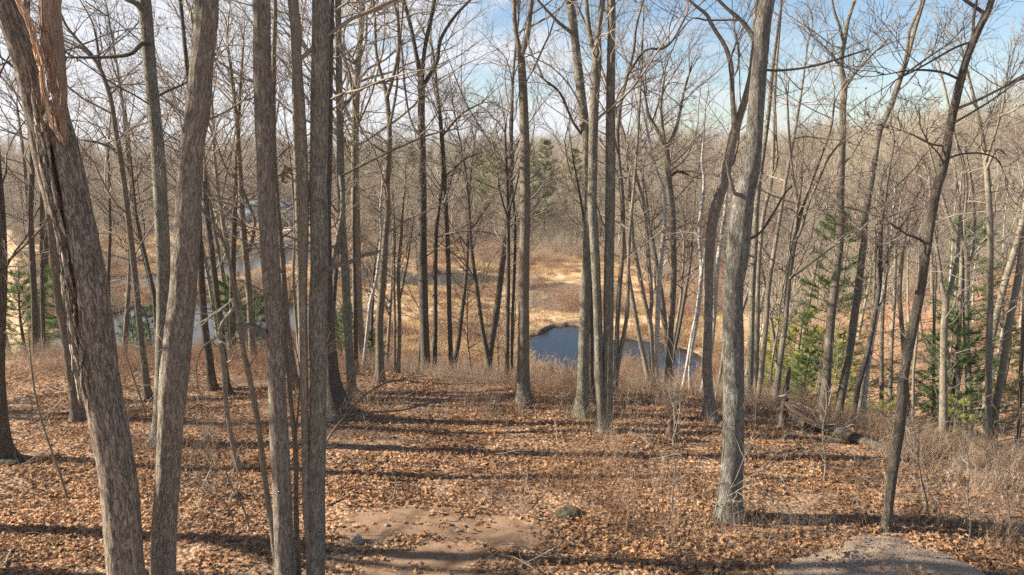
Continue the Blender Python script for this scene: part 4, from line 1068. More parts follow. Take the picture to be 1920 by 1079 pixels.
for i, (lab, mt, Y, pts) in enumerate([
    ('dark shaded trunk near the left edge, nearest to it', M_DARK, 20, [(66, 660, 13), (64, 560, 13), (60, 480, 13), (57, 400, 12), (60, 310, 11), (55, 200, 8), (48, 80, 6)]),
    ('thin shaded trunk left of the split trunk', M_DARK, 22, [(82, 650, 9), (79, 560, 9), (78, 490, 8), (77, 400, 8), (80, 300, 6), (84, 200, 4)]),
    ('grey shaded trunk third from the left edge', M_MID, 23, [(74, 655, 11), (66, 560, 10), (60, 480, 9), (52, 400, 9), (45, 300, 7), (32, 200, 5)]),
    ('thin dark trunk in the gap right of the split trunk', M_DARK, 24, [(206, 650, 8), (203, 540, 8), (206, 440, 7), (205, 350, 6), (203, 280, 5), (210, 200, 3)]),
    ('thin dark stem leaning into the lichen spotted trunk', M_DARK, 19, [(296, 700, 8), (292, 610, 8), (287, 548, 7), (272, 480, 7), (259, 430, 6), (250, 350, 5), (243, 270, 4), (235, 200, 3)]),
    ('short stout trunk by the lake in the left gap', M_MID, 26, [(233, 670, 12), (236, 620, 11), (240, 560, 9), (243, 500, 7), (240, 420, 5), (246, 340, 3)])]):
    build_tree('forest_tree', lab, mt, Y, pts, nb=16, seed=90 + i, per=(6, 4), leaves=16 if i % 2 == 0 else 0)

# ------------------------------------------------------------------ background tree prototypes
def proto_tree(seed, h, r, mat, tw, nb=30, per=(7, 4), leaves=0, name='forest_tree', lean=0.06, lo=0.35, single=False, rmin=0.004, seg=(7, 5, 3), fork=True, wig=0.22):
    rg = np.random.default_rng(seed)
    n = 8
    p = np.zeros(3); d = np.array([rg.normal(0, lean), rg.normal(0, lean), 1.0])
    rows = [[0, 0, -0.4, r * 1.1]]
    for i in range(n):
        rows.append([*p, r * (1 - 0.88 * (i / n) ** 1.1)])
        d = d + np.array([rg.normal(0, .05), rg.normal(0, .05), 0.02]); d /= np.linalg.norm(d)
        p = p + d * h / n
    rows.append([*p, r * 0.1])
    C = catmull(rows, 0.45); rad = np.maximum(C[:, 3], 0.008)
    rad = rad * (1 + 0.4 * np.exp(-np.maximum(C[:, 2], 0) / 0.3))
    at_ = Acc(); at_.add(*tube(C[:, :3], rad, 8, 0.003, seed))
    srcs = [(C, rad, nb)]
    if fork:
        for k in range(rg.integers(1, 4)):
            i0 = int(len(C) * rg.uniform(0.4, 0.65)); q = C[i0, :3]; az = rg.uniform(0, 6.28)
            dd = np.array([math.cos(az) * .5, math.sin(az) * .5, 0.9]); rr = [[*q, rad[i0] * 0.6]]
            for j in range(4):
                dd = dd + np.array([rg.normal(0, .1), rg.normal(0, .1), 0.1]); dd /= np.linalg.norm(dd); q = q + dd * h * 0.09
                rr.append([*q, rad[i0] * 0.6 * (1 - (j + 1) / 4.6)])
            FC = catmull(rr, 0.4); fr = np.maximum(FC[:, 3], .006)
            at_.add(*tube(FC[:, :3], fr, 6, 0.002, seed + 1)); srcs.append((FC, fr, nb // 4))
    ab = Acc(); lf = []
    for (CC, rr, m_) in srcs:
        ok = np.where(CC[:, 2] > h * lo)[0]
        id_ = ok[(rg.random(m_) * (len(ok) - 1)).astype(int)]
        az = rg.uniform(0, 6.28, m_); el = rg.uniform(0.3, 1.1, m_)
        D = np.stack([np.cos(az) * np.cos(el), np.sin(az) * np.cos(el), np.sin(el)], -1)
        rel = (CC[id_, 2] / h)
        Ln = (1.25 - rel) * h * 0.30 * rg.uniform(0.6, 1.2, m_) + 0.4
        branches(ab, CC[id_, :3], D, Ln, np.maximum(np.minimum(rr[id_] * 0.6, 0.006 + .007 * Ln), rmin * 1.5), rg, per, leaves // len(srcs), lf, rmin, seg, wig)
    if single:
        V = np.vstack(at_.V + ab.V); nv = at_.n
        Q1 = np.vstack(at_.Q); T1 = np.vstack(at_.T); Q2 = np.vstack(ab.Q) + nv
        bk = np.vstack([np.concatenate(at_.A['bk']), np.zeros((ab.n, 3))])
        Qs = [Q1, Q2]; mi = [np.zeros(len(Q1)), np.ones(len(Q2))]; mats = [mat, tw]
        if lf:
            LV, LQ = leaf_cloud(np.vstack(lf), 0.22, rg)
            Qs.append(LQ + len(V)); mi.append(np.full(len(LQ), 2)); V = np.vstack([V, LV]); bk = np.vstack([bk, np.zeros((len(LV), 3))]); mats.append(M_OAKLEAF)
        me = mesh_from(name, V, np.vstack(Qs), dict(bk=bk), mats, True, T1, np.concatenate(mi + [np.zeros(len(T1))]))
        return bpy.data.objects.new(name, me)
    return (at_.mesh('trunk', [mat]), ab.mesh('crown', [tw]), mesh_from('dead_leaves', *leaf_cloud(np.vstack(lf), 0.11, rg), None, [M_OAKLEAF], False) if lf else None)

def place_tree(pr, x, y, rot, sc, label, group, name='forest_tree', cat='tree'):
    r = bpy.data.objects.new(name, None); link(r)
    r.location = (x, y, float(height(x, y)) - 0.05); r.rotation_euler = (0, 0, rot); r.scale = (sc, sc, sc)
    tag(r, label, cat, group)
    link(bpy.data.objects.new('trunk', pr[0]), r); cr_ = link(bpy.data.objects.new('crown', pr[1]), r)
    if pr[2]: link(bpy.data.objects.new('dead_leaves', pr[2]), cr_)
    return r

PR = [proto_tree(201, 17, 0.15, M_TAN, M_TWIG, 34), proto_tree(202, 15, 0.12, M_MID, M_TWIGP, 30), proto_tree(203, 18, 0.16, M_DARK, M_TWIGD, 34, leaves=60),
      proto_tree(204, 13, 0.09, M_TAN, M_TWIG2, 28, leaves=50), proto_tree(205, 16, 0.13, M_MID, M_TWIG2, 32), proto_tree(206, 11, 0.07, M_TAN, M_TWIGP, 26, lo=0.25)]
PRB = proto_tree(207, 13, 0.075, M_BIRCH, M_TWIG, 26, lo=0.3, fork=False)

taken = list(TREES)
def scatter_trees(n, fx, fy, mind, seed, protos, label, group, sc=(0.8, 1.15), cond=None, name='forest_tree', cat='tree'):
    rg = np.random.default_rng(seed); c = 0; tries = 0
    while c < n and tries < n * 60:
        tries += 1
        x = rg.uniform(*fx); y = rg.uniform(*fy)
        if cond and not cond(x, y): continue
        if any((x - a) ** 2 + (y - b) ** 2 < mind ** 2 for a, b in taken): continue
        taken.append((x, y)); c += 1
        k = int(rg.integers(len(protos))); s_ = rg.uniform(*sc)
        px_, py_ = px_of(x, y, float(height(x, y)))
        look = 'white' if cat == 'birch' else {id(PR[0]): 'tall pale', id(PR[1]): 'pale brown', id(PR[2]): 'dark leaf clinging', id(PR[3]): 'slim tan', id(PR[4]): 'tall brown', id(PR[5]): 'small pale'}[id(protos[k])]
        place_tree(protos[k], x, y, rg.uniform(0, 6.28), s_, look + ' ' + label + where(px_, y), group, name, cat)
def px_of(x, y, z):
    d = np.array([x, y, z - CAMZ]); f = d[1] * math.cos(P) - d[2] * math.sin(P); up = d[1] * math.sin(P) + d[2] * math.cos(P)
    return 960 + F * d[0] / f, 539.5 - F * up / f
LAND = [(60, 'near the left edge'), (200, 'behind the split trunk'), (330, 'behind the kinked trunk'), (430, 'behind the leaning pair'), (520, 'behind the stub trunk'), (600, 'behind the lichened trunk'),
        (730, 'behind the crooked forked tree'), (800, 'behind the three clearing trunks'), (980, 'behind the middle trunk'), (1120, 'behind the twin stemmed tree'), (1235, 'behind the upright birch'), (1330, 'behind the crooked brown tree'),
        (1385, 'behind the massive trunk'), (1470, 'behind the snag'), (1560, 'behind the grey brown trunk'), (1630, 'behind the crowded clump'), (1700, 'behind the black leaner'), (1770, 'behind the stout pale trunk'), (1850, 'behind the pale trunks'), (1920, 'by the right edge')]
def where(px, y):
    return ', ' + min(LAND, key=lambda q: abs(q[0] - px))[1] + ('' if y < 34 else ', farther off' if y < 48 else ', far off')
# right hillside
scatter_trees(34, (12, 62), (30, 90), 3.0, 11, PR, 'tree across the gully', 'bare trees on the right hand slope',
              cond=lambda x, y: x > 0.33 * y and x < 0.86 * y and height(x, y, False) > -10.6)
scatter_trees(7, (12, 50), (28, 60), 2.2, 12, [PRB], 'birch across the gully', 'birches on the right hand slope',
              cond=lambda x, y: x > 0.36 * y and x < 0.8 * y, name='birch_tree', cat='birch')
# downslope left
scatter_trees(14, (-30, -4), (21, 42), 2.0, 13, PR, 'tree above the lake', 'bare trees on the left slope above the lake',
              cond=lambda x, y: x > -0.82 * y and x < -0.16 * y and height(x, y, False) > -11.3)
# a few down at the pond's edge in the centre
scatter_trees(10, (-14, 0), (26, 46), 2.4, 15, [PR[5], PR[3], PR[2]], 'thin tree between ridge and marsh', 'thin trees below the ridge', (0.6, 0.9),
              cond=lambda x, y: 640 < px_of(x, y, -8)[0] < 960)
scatter_trees(9, (-2, 16), (24, 48), 2.4, 14, PR, 'tree on the bank above the pond', 'bare trees above the pond',
              cond=lambda x, y: (px_of(x, y, -8)[0] > 1150 or px_of(x, y, -8)[0] < 960) and px_of(x, y, -8)[0] < 1480)
# beyond the left edge and behind the camera: the trees whose shadows cross the litter
for i, (x, y, s) in enumerate([(-9.6, 9.7, 0.9), (-11.2, 8.6, 1.0), (-13.5, 10.2, 0.9), (-24, 15.2, 1.0), (-8.0, 7.7, 0.9), (-9.4, 7.0, 1.0)]):
    place_tree(PR[[0, 2, 4, 0, 2, 4][i]], x, y, i * 1.3, s, 'bare forest tree beyond the left edge whose shadow crosses the leaf litter', 'trees beyond the left edge')

# ------------------------------------------------------------------ scatter with geometry nodes (stuff only)
def gn_scatter(name, P_, rot, scl, objs, label, idx=None):
    coll = bpy.data.collections.new(name + '_kinds')
    for o in objs: coll.objects.link(o)
    n = len(P_)
    me = bpy.data.meshes.new(name); me.vertices.add(n); me.vertices.foreach_set('co', np.asarray(P_, np.float32).ravel())
    a = me.attributes.new('rot', 'FLOAT_VECTOR', 'POINT'); a.data.foreach_set('vector', np.asarray(rot, np.float32).ravel())
    a = me.attributes.new('scl', 'FLOAT_VECTOR', 'POINT')
    s = np.asarray(scl, np.float32); s = np.repeat(s[:, None], 3, 1) if s.ndim == 1 else s
    a.data.foreach_set('vector', s.ravel())
    if idx is None: idx = rng.integers(0, len(objs), n)
    a = me.attributes.new('kind_index', 'INT', 'POINT'); a.data.foreach_set('value', np.asarray(idx, np.int32))
    me.update()
    o = link(bpy.data.objects.new(name, me))
    tag(o, label, None, None, 'stuff')
    g = bpy.data.node_groups.new(name, 'GeometryNodeTree')
    g.interface.new_socket('Geometry', in_out='INPUT', socket_type='NodeSocketGeometry')
    g.interface.new_socket('Geometry', in_out='OUTPUT', socket_type='NodeSocketGeometry')
    gi = g.nodes.new('NodeGroupInput'); go = g.nodes.new('NodeGroupOutput')
    iop = g.nodes.new('GeometryNodeInstanceOnPoints'); ci = g.nodes.new('GeometryNodeCollectionInfo')
    ci.inputs['Collection'].default_value = coll; ci.inputs['Separate Children'].default_value = True; ci.inputs['Reset Children'].default_value = True
    def na(nm, ty):
        q = g.nodes.new('GeometryNodeInputNamedAttribute'); q.data_type = ty; q.inputs['Name'].default_value = nm; return q.outputs[0]
    g.links.new(gi.outputs[0], iop.inputs['Points']); g.links.new(ci.outputs[0], iop.inputs['Instance'])
    iop.inputs['Pick Instance'].default_value = True
    g.links.new(na('kind_index', 'INT'), iop.inputs['Instance Index'])
    e2r = g.nodes.new('FunctionNodeEulerToRotation'); g.links.new(na('rot', 'FLOAT_VECTOR'), e2r.inputs[0]); g.links.new(e2r.outputs[0], iop.inputs['Rotation'])
    g.links.new(na('scl', 'FLOAT_VECTOR'), iop.inputs['Scale'])
    g.links.new(iop.outputs[0], go.inputs[0])
    md = o.modifiers.new('scatter', 'NODES'); md.node_group = g
    return o

# --- leaf litter
def leaf_proto(k):
    rg = np.random.default_rng(500 + k)
    n = 10
    out_ = []
    for i in range(n):
        a = i / n * 2 * math.pi
        r = (1.0 if i % 2 == 0 else 0.55) * (1.0 + 0.25 * math.cos(a)) * rg.uniform(0.85, 1.15)
        out_.append([math.cos(a) * r * 0.5, math.sin(a) * r * 0.36, 0])
    V = np.array([[0, 0, 0]] + out_)
    cu = rg.uniform(0.6, 1.4); V[:, 2] = cu * V[:, 1] ** 2 * 1.3 - rg.uniform(-0.5, 0.9) * V[:, 0] ** 2 + rg.normal(0, 0.03, len(V))
    T = [[0, i + 1, (i + 1) % n + 1] for i in range(n)]
    return bpy.data.objects.new('fallen_leaf', mesh_from('fallen_leaf', V, None, None, [M_LEAF], False, T))
LP = [leaf_proto(k) for k in range(6)]
def litter():
    rg = np.random.default_rng(42)
    Ps = []
    for (ylo, yhi, dens) in ((5.5, 9, 800), (9, 12, 640), (12, 16, 430), (16, 20, 200), (20, 30, 30)):
        w0, w1 = -0.80 * yhi - 0.5, 0.80 * yhi + 0.5
        n = int((w1 - w0) * (yhi - ylo) * dens)
        x = rg.uniform(w0, w1, n); y = rg.uniform(ylo, yhi, n)
        Ps.append(np.stack([x, y], -1))
    # far leafy bank at right
    n = 60000
    x = rg.uniform(12, 45, n); y = rg.uniform(24, 60, n)
    k = (x > 0.35 * y) & (x < 0.84 * y)
    Pn = np.vstack(Ps); Pf = np.stack([x[k], y[k]], -1)
    X = np.concatenate([Pn[:, 0], Pf[:, 0]]); Y = np.concatenate([Pn[:, 1], Pf[:, 1]])
    sz = np.where(np.arange(len(X)) < len(Pn), 1.0, 1.7)
    keep = np.abs(X) < 0.8 * Y + 0.6
    df = dirt_f(X, Y)
    pat = fbm(X * 0.9, Y * 0.9, 8, 3)
    keep &= rg.random(len(X)) > df * (0.95 - 0.55 * sstep(-0.05, 0.45, fbm(X * 2.5, Y * 4.0, 18, 3)))
    keep &= ~(in_gravel(X, Y) & (rg.random(len(X)) > 0.03 + 0.25 * sstep(-0.2, 0.5, fbm(X * 1.3, Y * 1.3, 7, 3))))
    keep &= rg.random(len(X)) < 0.70 + 1.1 * pat + 0.7 * fbm(X * 2.6, Y * 2.6, 2, 3)
    X, Y, sz = X[keep], Y[keep], sz[keep]
    Z = height(X, Y) + rg.uniform(0.005, 0.045, len(X)) + np.where(in_gravel(X, Y), 0.17, 0)
    n = len(X)
    rot = np.stack([rg.normal(0, 0.42, n), rg.normal(0, 0.42, n), rg.uniform(0, 6.28, n)], -1)
    scl = (0.032 + 0.078 * rg.random(n) ** 1.5) * sz
    return gn_scatter('leaf_litter', np.stack([X, Y, Z], -1), rot, scl, LP, 'orange and tan fallen leaves covering the ground')
litter()
def stones():
    rg = np.random.default_rng(46)
    pr = []
    for k in range(3):
        V = rg.normal(0, 1, (14, 3)); V /= np.linalg.norm(V, axis=1)[:, None]; V *= [1, .8, .55]
        bm = __import__('bmesh').new()
        for v in V: bm.verts.new(v)
        __import__('bmesh').ops.convex_hull(bm, input=bm.verts)
        me = bpy.data.meshes.new('stone'); bm.to_mesh(me); me.materials.append(M_ROCK); pr.append(bpy.data.objects.new('stone', me))
    n = 9000
    x = rg.uniform(-5, 9, n); y = rg.uniform(6.2, 11, n)
    g = in_gravel(x, y); d = dirt_f(x, y)
    k = (g & (rg.random(n) < 0.9)) | ((d > 0.2) & (rg.random(n) < 0.22))
    x, y, g = x[k], y[k], g[k]; m = len(x)
    rot = rg.uniform(0, 6.28, (m, 3))
    gn_scatter('pebbles', np.stack([x, y, height(x, y) + np.where(g, 0.165, 0.002)], -1), rot, 0.004 + 0.016 * rg.random(m) ** 4, pr, 'small pebbles on the gravel and the bare soil')
stones()
def small_twigs():
    rg = np.random.default_rng(47)
    pr = []
    for k in range(4):
        n = 1
        C, rad, dr = strands(np.zeros((1, 3)), np.array([[1.0, 0, 0.05]]), np.array([1.0]), np.array([0.011]), 6, rg, 0.3, 0.0, 0.4)
        V, Q = strand_tubes(C, rad, 4); ac = Acc(); ac.add(V, Q, None, {})
        p, d, r, s_ = sample_on(C, dr, rad, 4, rg, .3, 1); dd = child_dirs(d, rg, (.4, .9), 0); dd[:, 2] = abs(dd[:, 2]) * .3
        C, rad, _ = strands(p, dd, rg.uniform(.15, .45, 4), r * .6, 3, rg, .3, 0, .5); V, Q = strand_tubes(C, rad, 3); ac.add(V, Q, None, {})
        pr.append(bpy.data.objects.new('twig', ac.mesh('twig', [[M_TWIG, M_TWIGP, M_TWIGD, M_TWIG2][k]])))
    n = 1500
    x = rg.uniform(-11, 12, n); y = rg.uniform(6.5, 18, n)
    k = ~in_gravel(x, y) & (np.abs(x) < .8 * y); x, y = x[k], y[k]; m = len(x)
    rot = np.stack([rg.normal(0, .2, m), rg.normal(0, .12, m), rg.uniform(0, 6.28, m)], -1)
    gn_scatter('fallen_twigs', np.stack([x, y, height(x, y) + 0.05], -1), rot, 0.15 + 0.8 * rg.random(m) ** 2.5, pr, 'small fallen twigs strewn over the litter')
small_twigs()

# --- brush
def brush_proto(k, mat, n=26, h=(0.6, 1.4), spread=0.6, twigs=5, r=0.0035, lean=0.3):
    rg = np.random.default_rng(600 + k)
    P0 = np.zeros((n, 3)); P0[:, :2] = rg.normal(0, spread * 0.5, (n, 2)); P0[:, 2] = -0.1
    D = rg.normal(0, lean, (n, 3)); D[:, 2] = 1; D /= np.linalg.norm(D, axis=1)[:, None]
    ac = Acc()
    Ln = rg.uniform(*h, n)
    C, rad, dr = strands(P0, D, Ln, np.full(n, r), 5, rg, 0.14, 0.0, 0.5)
    V, Q = strand_tubes(C, rad, 3); ac.add(V, Q, None, {})
    p, d, rr, s = sample_on(C, dr, rad, twigs, rg, 0.3, 1)
    C2, rad2, _ = strands(p, child_dirs(d, rg, (0.4, 1.0), 0.1), np.repeat(Ln, twigs) * rg.uniform(0.15, 0.4, len(p)), rr * 0.7, 3, rg, 0.25, 0.02, 0.6)
    V, Q = strand_tubes(C2, rad2, 3); ac.add(V, Q, None, {})
    return bpy.data.objects.new('brush', ac.mesh('brush', [mat]))
BP = [brush_proto(k, M_BRUSH, [12, 22, 8, 16][k], (0.5, 1.7), [0.5, 0.8, 0.4, 0.9][k], 4, 0.0045, [0.22, 0.3, 0.15, 0.4][k]) for k in range(4)]
WP = [brush_proto(10 + k, M_WEED, 8, (0.5, 1.4), 0.5, 6, 0.0046, 0.2) for k in range(4)]
def brush_field():
    rg = np.random.default_rng(43)
    n = 60000
    x = rg.uniform(-30, 34, n); y = rg.uniform(7.5, 46, n)
    yc = np.interp(x, CX, CY)
    d = (y - yc) * np.interp(x, [-20, 0, 4, 7, 30], [0.97, 1.0, 0.8, 0.62, 0.6])
    pat = fbm(x * 0.35, y * 0.35, 3, 3)
    dens = sstep(-2.2, 1.2, d + pat * 2.0) * np.where(x < 4, 1, 0.75)
    dens = np.where((x > 5) & (d > -1.5), np.maximum(dens, 0.30), dens)
    dens = dens * (1 - sstep(15, 26, d) * 0.65)
    # leafy bank stays open
    hz_ = height(x, y, False)
    hr = hill_right(x, y)
    dens = np.where((x > 9) & (y > 19), dens * 0.4, dens)
    dens = np.where((hr > hz_ - 0.5) & (x > 8), 0.02, dens)
    area_p = 0.115
    keep = (np.abs(x) < 0.82 * y + 1) & (rg.random(n) < dens * 0.85 * (0.22 + 0.78 * sstep(-0.3, 0.3, pat))) & (hz_ > -11.3)
    x, y = x[keep], y[keep]
    z = height(x, y)
    m = len(x)
    print('brush', m)
    rot = np.stack([rg.normal(0, .08, m), rg.normal(0, .08, m), rg.uniform(0, 6.28, m)], -1)
    d = d[keep]
    scl = rg.uniform(0.55, 1.05, m) * np.interp(d, [0, 3, 8, 14], [0.5, 0.5, 0.65, 0.95]) * np.interp(x, [-8, -5, 0, 2, 6, 9, 11], [1.1, 1.0, 0.8, 0.6, 0.6, 0.8, 1.15])
    gn_scatter('undergrowth', np.stack([x, y, z], -1), rot, scl, BP + WP, 'dense leafless undergrowth along the crest of the ridge',
               np.where(rg.random(m) < np.interp(x, [-6, 2, 7], [0.15, 0.35, 0.75]), rg.integers(4, 8, m), rg.integers(0, 4, m)))
    # thin weeds standing in the litter
    n = 22000
    x = rg.uniform(-10, 12, n); y = rg.uniform(7.0, 17, n)
    pat = fbm(x * 0.5, y * 0.5, 13, 3)
    k = (np.abs(x) < 0.8 * y) & (dirt_f(x, y) < 0.1) & ~in_gravel(x, y) & (rg.random(n) < np.clip(0.03 + pat * 0.5 + 0.09 * (x - 1) / 3 + 0.12 * (y - 12) / 4 + 0.12 * (x < -4), 0.0, 0.7))
    x, y = x[k], y[k]; m = len(x); print('weeds', m)
    rot = np.stack([rg.normal(0, .1, m), rg.normal(0, .1, m), rg.uniform(0, 6.28, m)], -1)
    gn_scatter('dry_weeds', np.stack([x, y, height(x, y)], -1), rot, rg.uniform(0.35, 0.95, m), WP2, 'thin dry weed stalks standing in the leaf litter')
WP2 = [brush_proto(30 + k, M_WEED, 3, (0.5, 1.2), 0.25, 7, 0.0028, 0.12) for k in range(4)]
brush_field()

# --- marsh grass tufts and marsh shrubs
def tuft_proto(k):
    rg = np.random.default_rng(700 + k)
    n = 55
    P0 = np.zeros((n, 3)); P0[:, :2] = rg.normal(0, 0.38, (n, 2)); P0[:, 2] = -0.1
    D = rg.normal(0, 0.38, (n, 3)); D[:, 2] = 1; D /= np.linalg.norm(D, axis=1)[:, None]
    C, rad, _ = strands(P0, D, rg.uniform(0.35, 0.8, n), np.full(n, 0.018), 3, rg, 0.2, -0.12, 0.2)
    V, Q = strand_tubes(C, rad, 3)
    return bpy.data.objects.new('grass_tuft', mesh_from('grass_tuft', V, Q, None, [M_GRASS], False))
def marsh():
    rg = np.random.default_rng(44)
    n = 38000
    y = rg.uniform(50, 160, n); x = rg.uniform(-0.72, 0.5, n) * y
    h = height(x, y, False)
    yf = np.interp(x, FX, FY)
    wm = water_mask(x, y)
    p1 = fbm(x * 0.12, y * 0.12, 5, 3)
    mud = 1 - np.sqrt(((x - pm[0]) / 10.0) ** 2 + ((y - pm[1]) / 14.0) ** 2)
    k = (h < -11.2) & (wm < -0.10 + 0.10 * fbm(x * 0.8, y * 0.8, 31, 2)) & (y < yf + 4) & (rg.random(n) < 0.55 + p1 * 0.9) & (rg.random(n) > 0.9 * sstep(-0.3, 0.3, mud + 0.7 * p1))
    x, y = x[k], y[k]; m = len(x); print('tufts', m)
    rot = np.stack([np.zeros(m), np.zeros(m), rg.uniform(0, 6.28, m)], -1)
    gn_scatter('marsh_grass', np.stack([x, y, height(x, y)], -1), rot, rg.uniform(0.5, 1.3, m), [tuft_proto(i) for i in range(4)], 'tan tussocks of dry marsh grass')
    n = 6500
    y = rg.uniform(48, 150, n); x = rg.uniform(-0.72, 0.5, n) * y
    h = height(x, y, False); wm = water_mask(x, y); p1 = fbm(x * 0.09, y * 0.09, 25, 3)
    yf = np.interp(x, FX, FY)
    k = (h < -9) & (wm < -0.12) & ((y > 72) | (x < -12) | (y < 53)) & ((p1 > 0.08) | (y < 53) | (y > yf - 7)) & (y < yf + 8)
    x, y = x[k], y[k]; m = len(x)
    rot = np.stack([np.zeros(m), np.zeros(m), rg.uniform(0, 6.28, m)], -1)
    gn_scatter('marsh_shrubs', np.stack([x, y, height(x, y)], -1), rot, rg.uniform(0.9, 1.9, m), [brush_proto(50 + i, M_BRUSH, 30, (0.7, 1.4), 0.9, 5, 0.009) for i in range(3)], 'low grey leafless shrubs dotted over the marsh')
marsh()

# --- far woods
def far_woods():
    fp = []
    for k in range(7):
        mt = [M_MID, M_TAN, M_MID][k % 3]
        o = proto_tree(300 + k, [15, 17, 14, 16, 12, 17, 13][k], 0.13, mt, M_FAR[k % 3], 30, (7, 4), leaves=[0, 0, 0, 120, 0, 0, 350][k], name='far_tree', lo=0.16 if k % 2 else 0.3, single=True, rmin=0.011, seg=(5, 3, 2), wig=0.25)
        fp.append(o)
    rg = np.random.default_rng(45)
    n = 9000
    y = rg.uniform(60, 420, n) ; x = rg.uniform(-0.92, 0.92, n) * y
    yf = np.interp(x, FX, FY) + 5 * fbm(x * 0.03, y * 0.0 + 2.0, 0, 2)
    h = height(x, y, False)
    dens = np.where(y < yf - 2, 0, 0.62) * np.interp(y, [100, 200, 420], [1, 0.7, 0.35])
    right = (x > 18) & (h > -10.5) & (y > 70) & (y < 140)
    dens = np.where(right, 0.24, dens)
    dens = np.where((y < 165) & (np.abs(x / y - 0.02) < 0.09), dens * 0.5, dens)
    # clearing round the houses on the far left shore
    hx, hy = at_z(510, 420, -10.5)[:2]
    dens = np.where((((x - hx) / 16) ** 2 + ((y - hy) / 22) ** 2) < 1, 0.0, dens)
    k = rg.random(n) < dens
    x, y = x[k], y[k]; m = len(x); print('far trees', m)
    rot = np.stack([np.zeros(m), np.zeros(m), rg.uniform(0, 6.28, m)], -1)
    s = rg.uniform(0.58, 1.16, m) * np.interp(x / y, [-0.7, 0, 0.4, 0.7], [0.95, 0.92, 0.9, 0.95])
    idx = rg.choice(7, m, p=[0.19, 0.19, 0.15, 0.14, 0.14, 0.12, 0.07])
    gn_scatter('far_woods', np.stack([x, y, height(x, y) - 0.1], -1), rot, s, fp, 'grey brown leafless woods covering the far side of the valley', idx)
    # thicket at the feet of the far trees
    n = 5000
    y = rg.uniform(60, 240, n); x = rg.uniform(-0.85, 0.85, n) * y
    yf = np.interp(x, FX, FY); h = height(x, y, False)
    k = ((y > yf - 1) | ((x > 18) & (h > -10.4) & (y > 60))) & ((((x - hx) / 16) ** 2 + ((y - hy) / 22) ** 2) > 1) & (rg.random(n) < 0.7)
    x, y = x[k], y[k]; m = len(x)
    rot = np.stack([np.zeros(m), np.zeros(m), rg.uniform(0, 6.28, m)], -1)
    gn_scatter('far_thicket', np.stack([x, y, height(x, y)], -1), rot, rg.uniform(1.6, 3.2, m), [brush_proto(70 + i, M_FAR[i], 34, (0.8, 1.6), 1.0, 6, 0.007) for i in range(3)], 'leafless thicket at the foot of the far woods')
far_woods()

# ------------------------------------------------------------------ pines
def pine_proto(seed, h, mat, tiers=16, spread=0.26, tufts=9, nn=34, nl=0.11, nw=0.006, r=0.09, lo=0.12, open_=0.0):
    rg = np.random.default_rng(seed)
    rows = [[0, 0, -0.3, r], [0, 0, 0, r], [rg.normal(0, .1), rg.normal(0, .1), h * 0.5, r * 0.6], [rg.normal(0, .15), rg.normal(0, .15), h, 0.015]]
    C = catmull(rows, 0.4); at_ = Acc(); at_.add(*tube(C[:, :3], np.maximum(C[:, 3], 0.01), 8, 0.002, seed))
    ab = Acc(); NP, ND = [], []
    for t in range(tiers):
        f = lo + (1 - lo) * (t + rg.uniform(-.3, .3)) / tiers
        if f >= 0.99: continue
        c = C[min(len(C) - 1, max(0, int(f * (len(C) - 1))))][:3]
        nb_ = rg.integers(4, 7)
        az = rg.uniform(0, 6.28) + np.arange(nb_) / nb_ * 6.28 + rg.normal(0, .25, nb_)
        if open_: az = az[rg.random(nb_) > open_]; nb_ = len(az)
        if nb_ == 0: continue
        el = 0.05 + 0.55 * f + rg.normal(0, .08, nb_)
        D = np.stack([np.cos(az) * np.cos(el), np.sin(az) * np.cos(el), np.sin(el)], -1)
        Ln = h * spread * (1.05 - f) ** 0.8 * rg.uniform(0.7, 1.15, nb_) + 0.15
        Cb, rb, db = strands(np.repeat(c[None], nb_, 0), D, Ln, np.full(nb_, 0.018), 5, rg, 0.10, 0.03, 0.3)
        V, Q = strand_tubes(Cb, rb, 3); ab.add(V, Q, None, {})
        p, d, rr, s = sample_on(Cb, db, rb, tufts, rg, 0.3, 1.0)
        l2 = np.repeat(Ln, tufts) * rg.uniform(0.12, 0.3, len(p)) + 0.06
        dd = child_dirs(d, rg, (0.4, 1.0), 0.08); dd[:, 2] *= 0.5; dd /= np.linalg.norm(dd, axis=1)[:, None]
        C2, r2, d2 = strands(p, dd, l2, np.full(len(p), 0.006), 2, rg, 0.15, 0.06, 0.5)
        V, Q = strand_tubes(C2, r2, 3); ab.add(V, Q, None, {})
        for j in (1, 2):
            NP.append(C2[:, j]); ND.append(d2[:, j])
    NP = np.vstack(NP); ND = np.vstack(ND)
    k = nn
    p = np.repeat(NP, k, 0); d = np.repeat(ND, k, 0)
    nd = d * 0.7 + rg.normal(0, 0.6, (len(p), 3)); nd[:, 2] += 0.15; nd /= np.linalg.norm(nd, axis=1)[:, None]
    p = p - d * rg.uniform(0, nl, len(p))[:, None]
    sd_ = np.cross(nd, rg.normal(0, 1, (len(p), 3))); sd_ /= np.linalg.norm(sd_, axis=1)[:, None]
    l = nl * rg.uniform(0.7, 1.2, len(p))[:, None]
    V = np.stack([p - sd_ * nw / 2, p + sd_ * nw / 2, p + nd * l], 1).reshape(-1, 3)
    T = np.arange(len(V)).reshape(-1, 3)
    print('pine tris', len(T))
    return at_.mesh('trunk', [M_DARK]), ab.mesh('branches', [M_TWIGD]), mesh_from('needles', V, None, None, [mat], False, T)

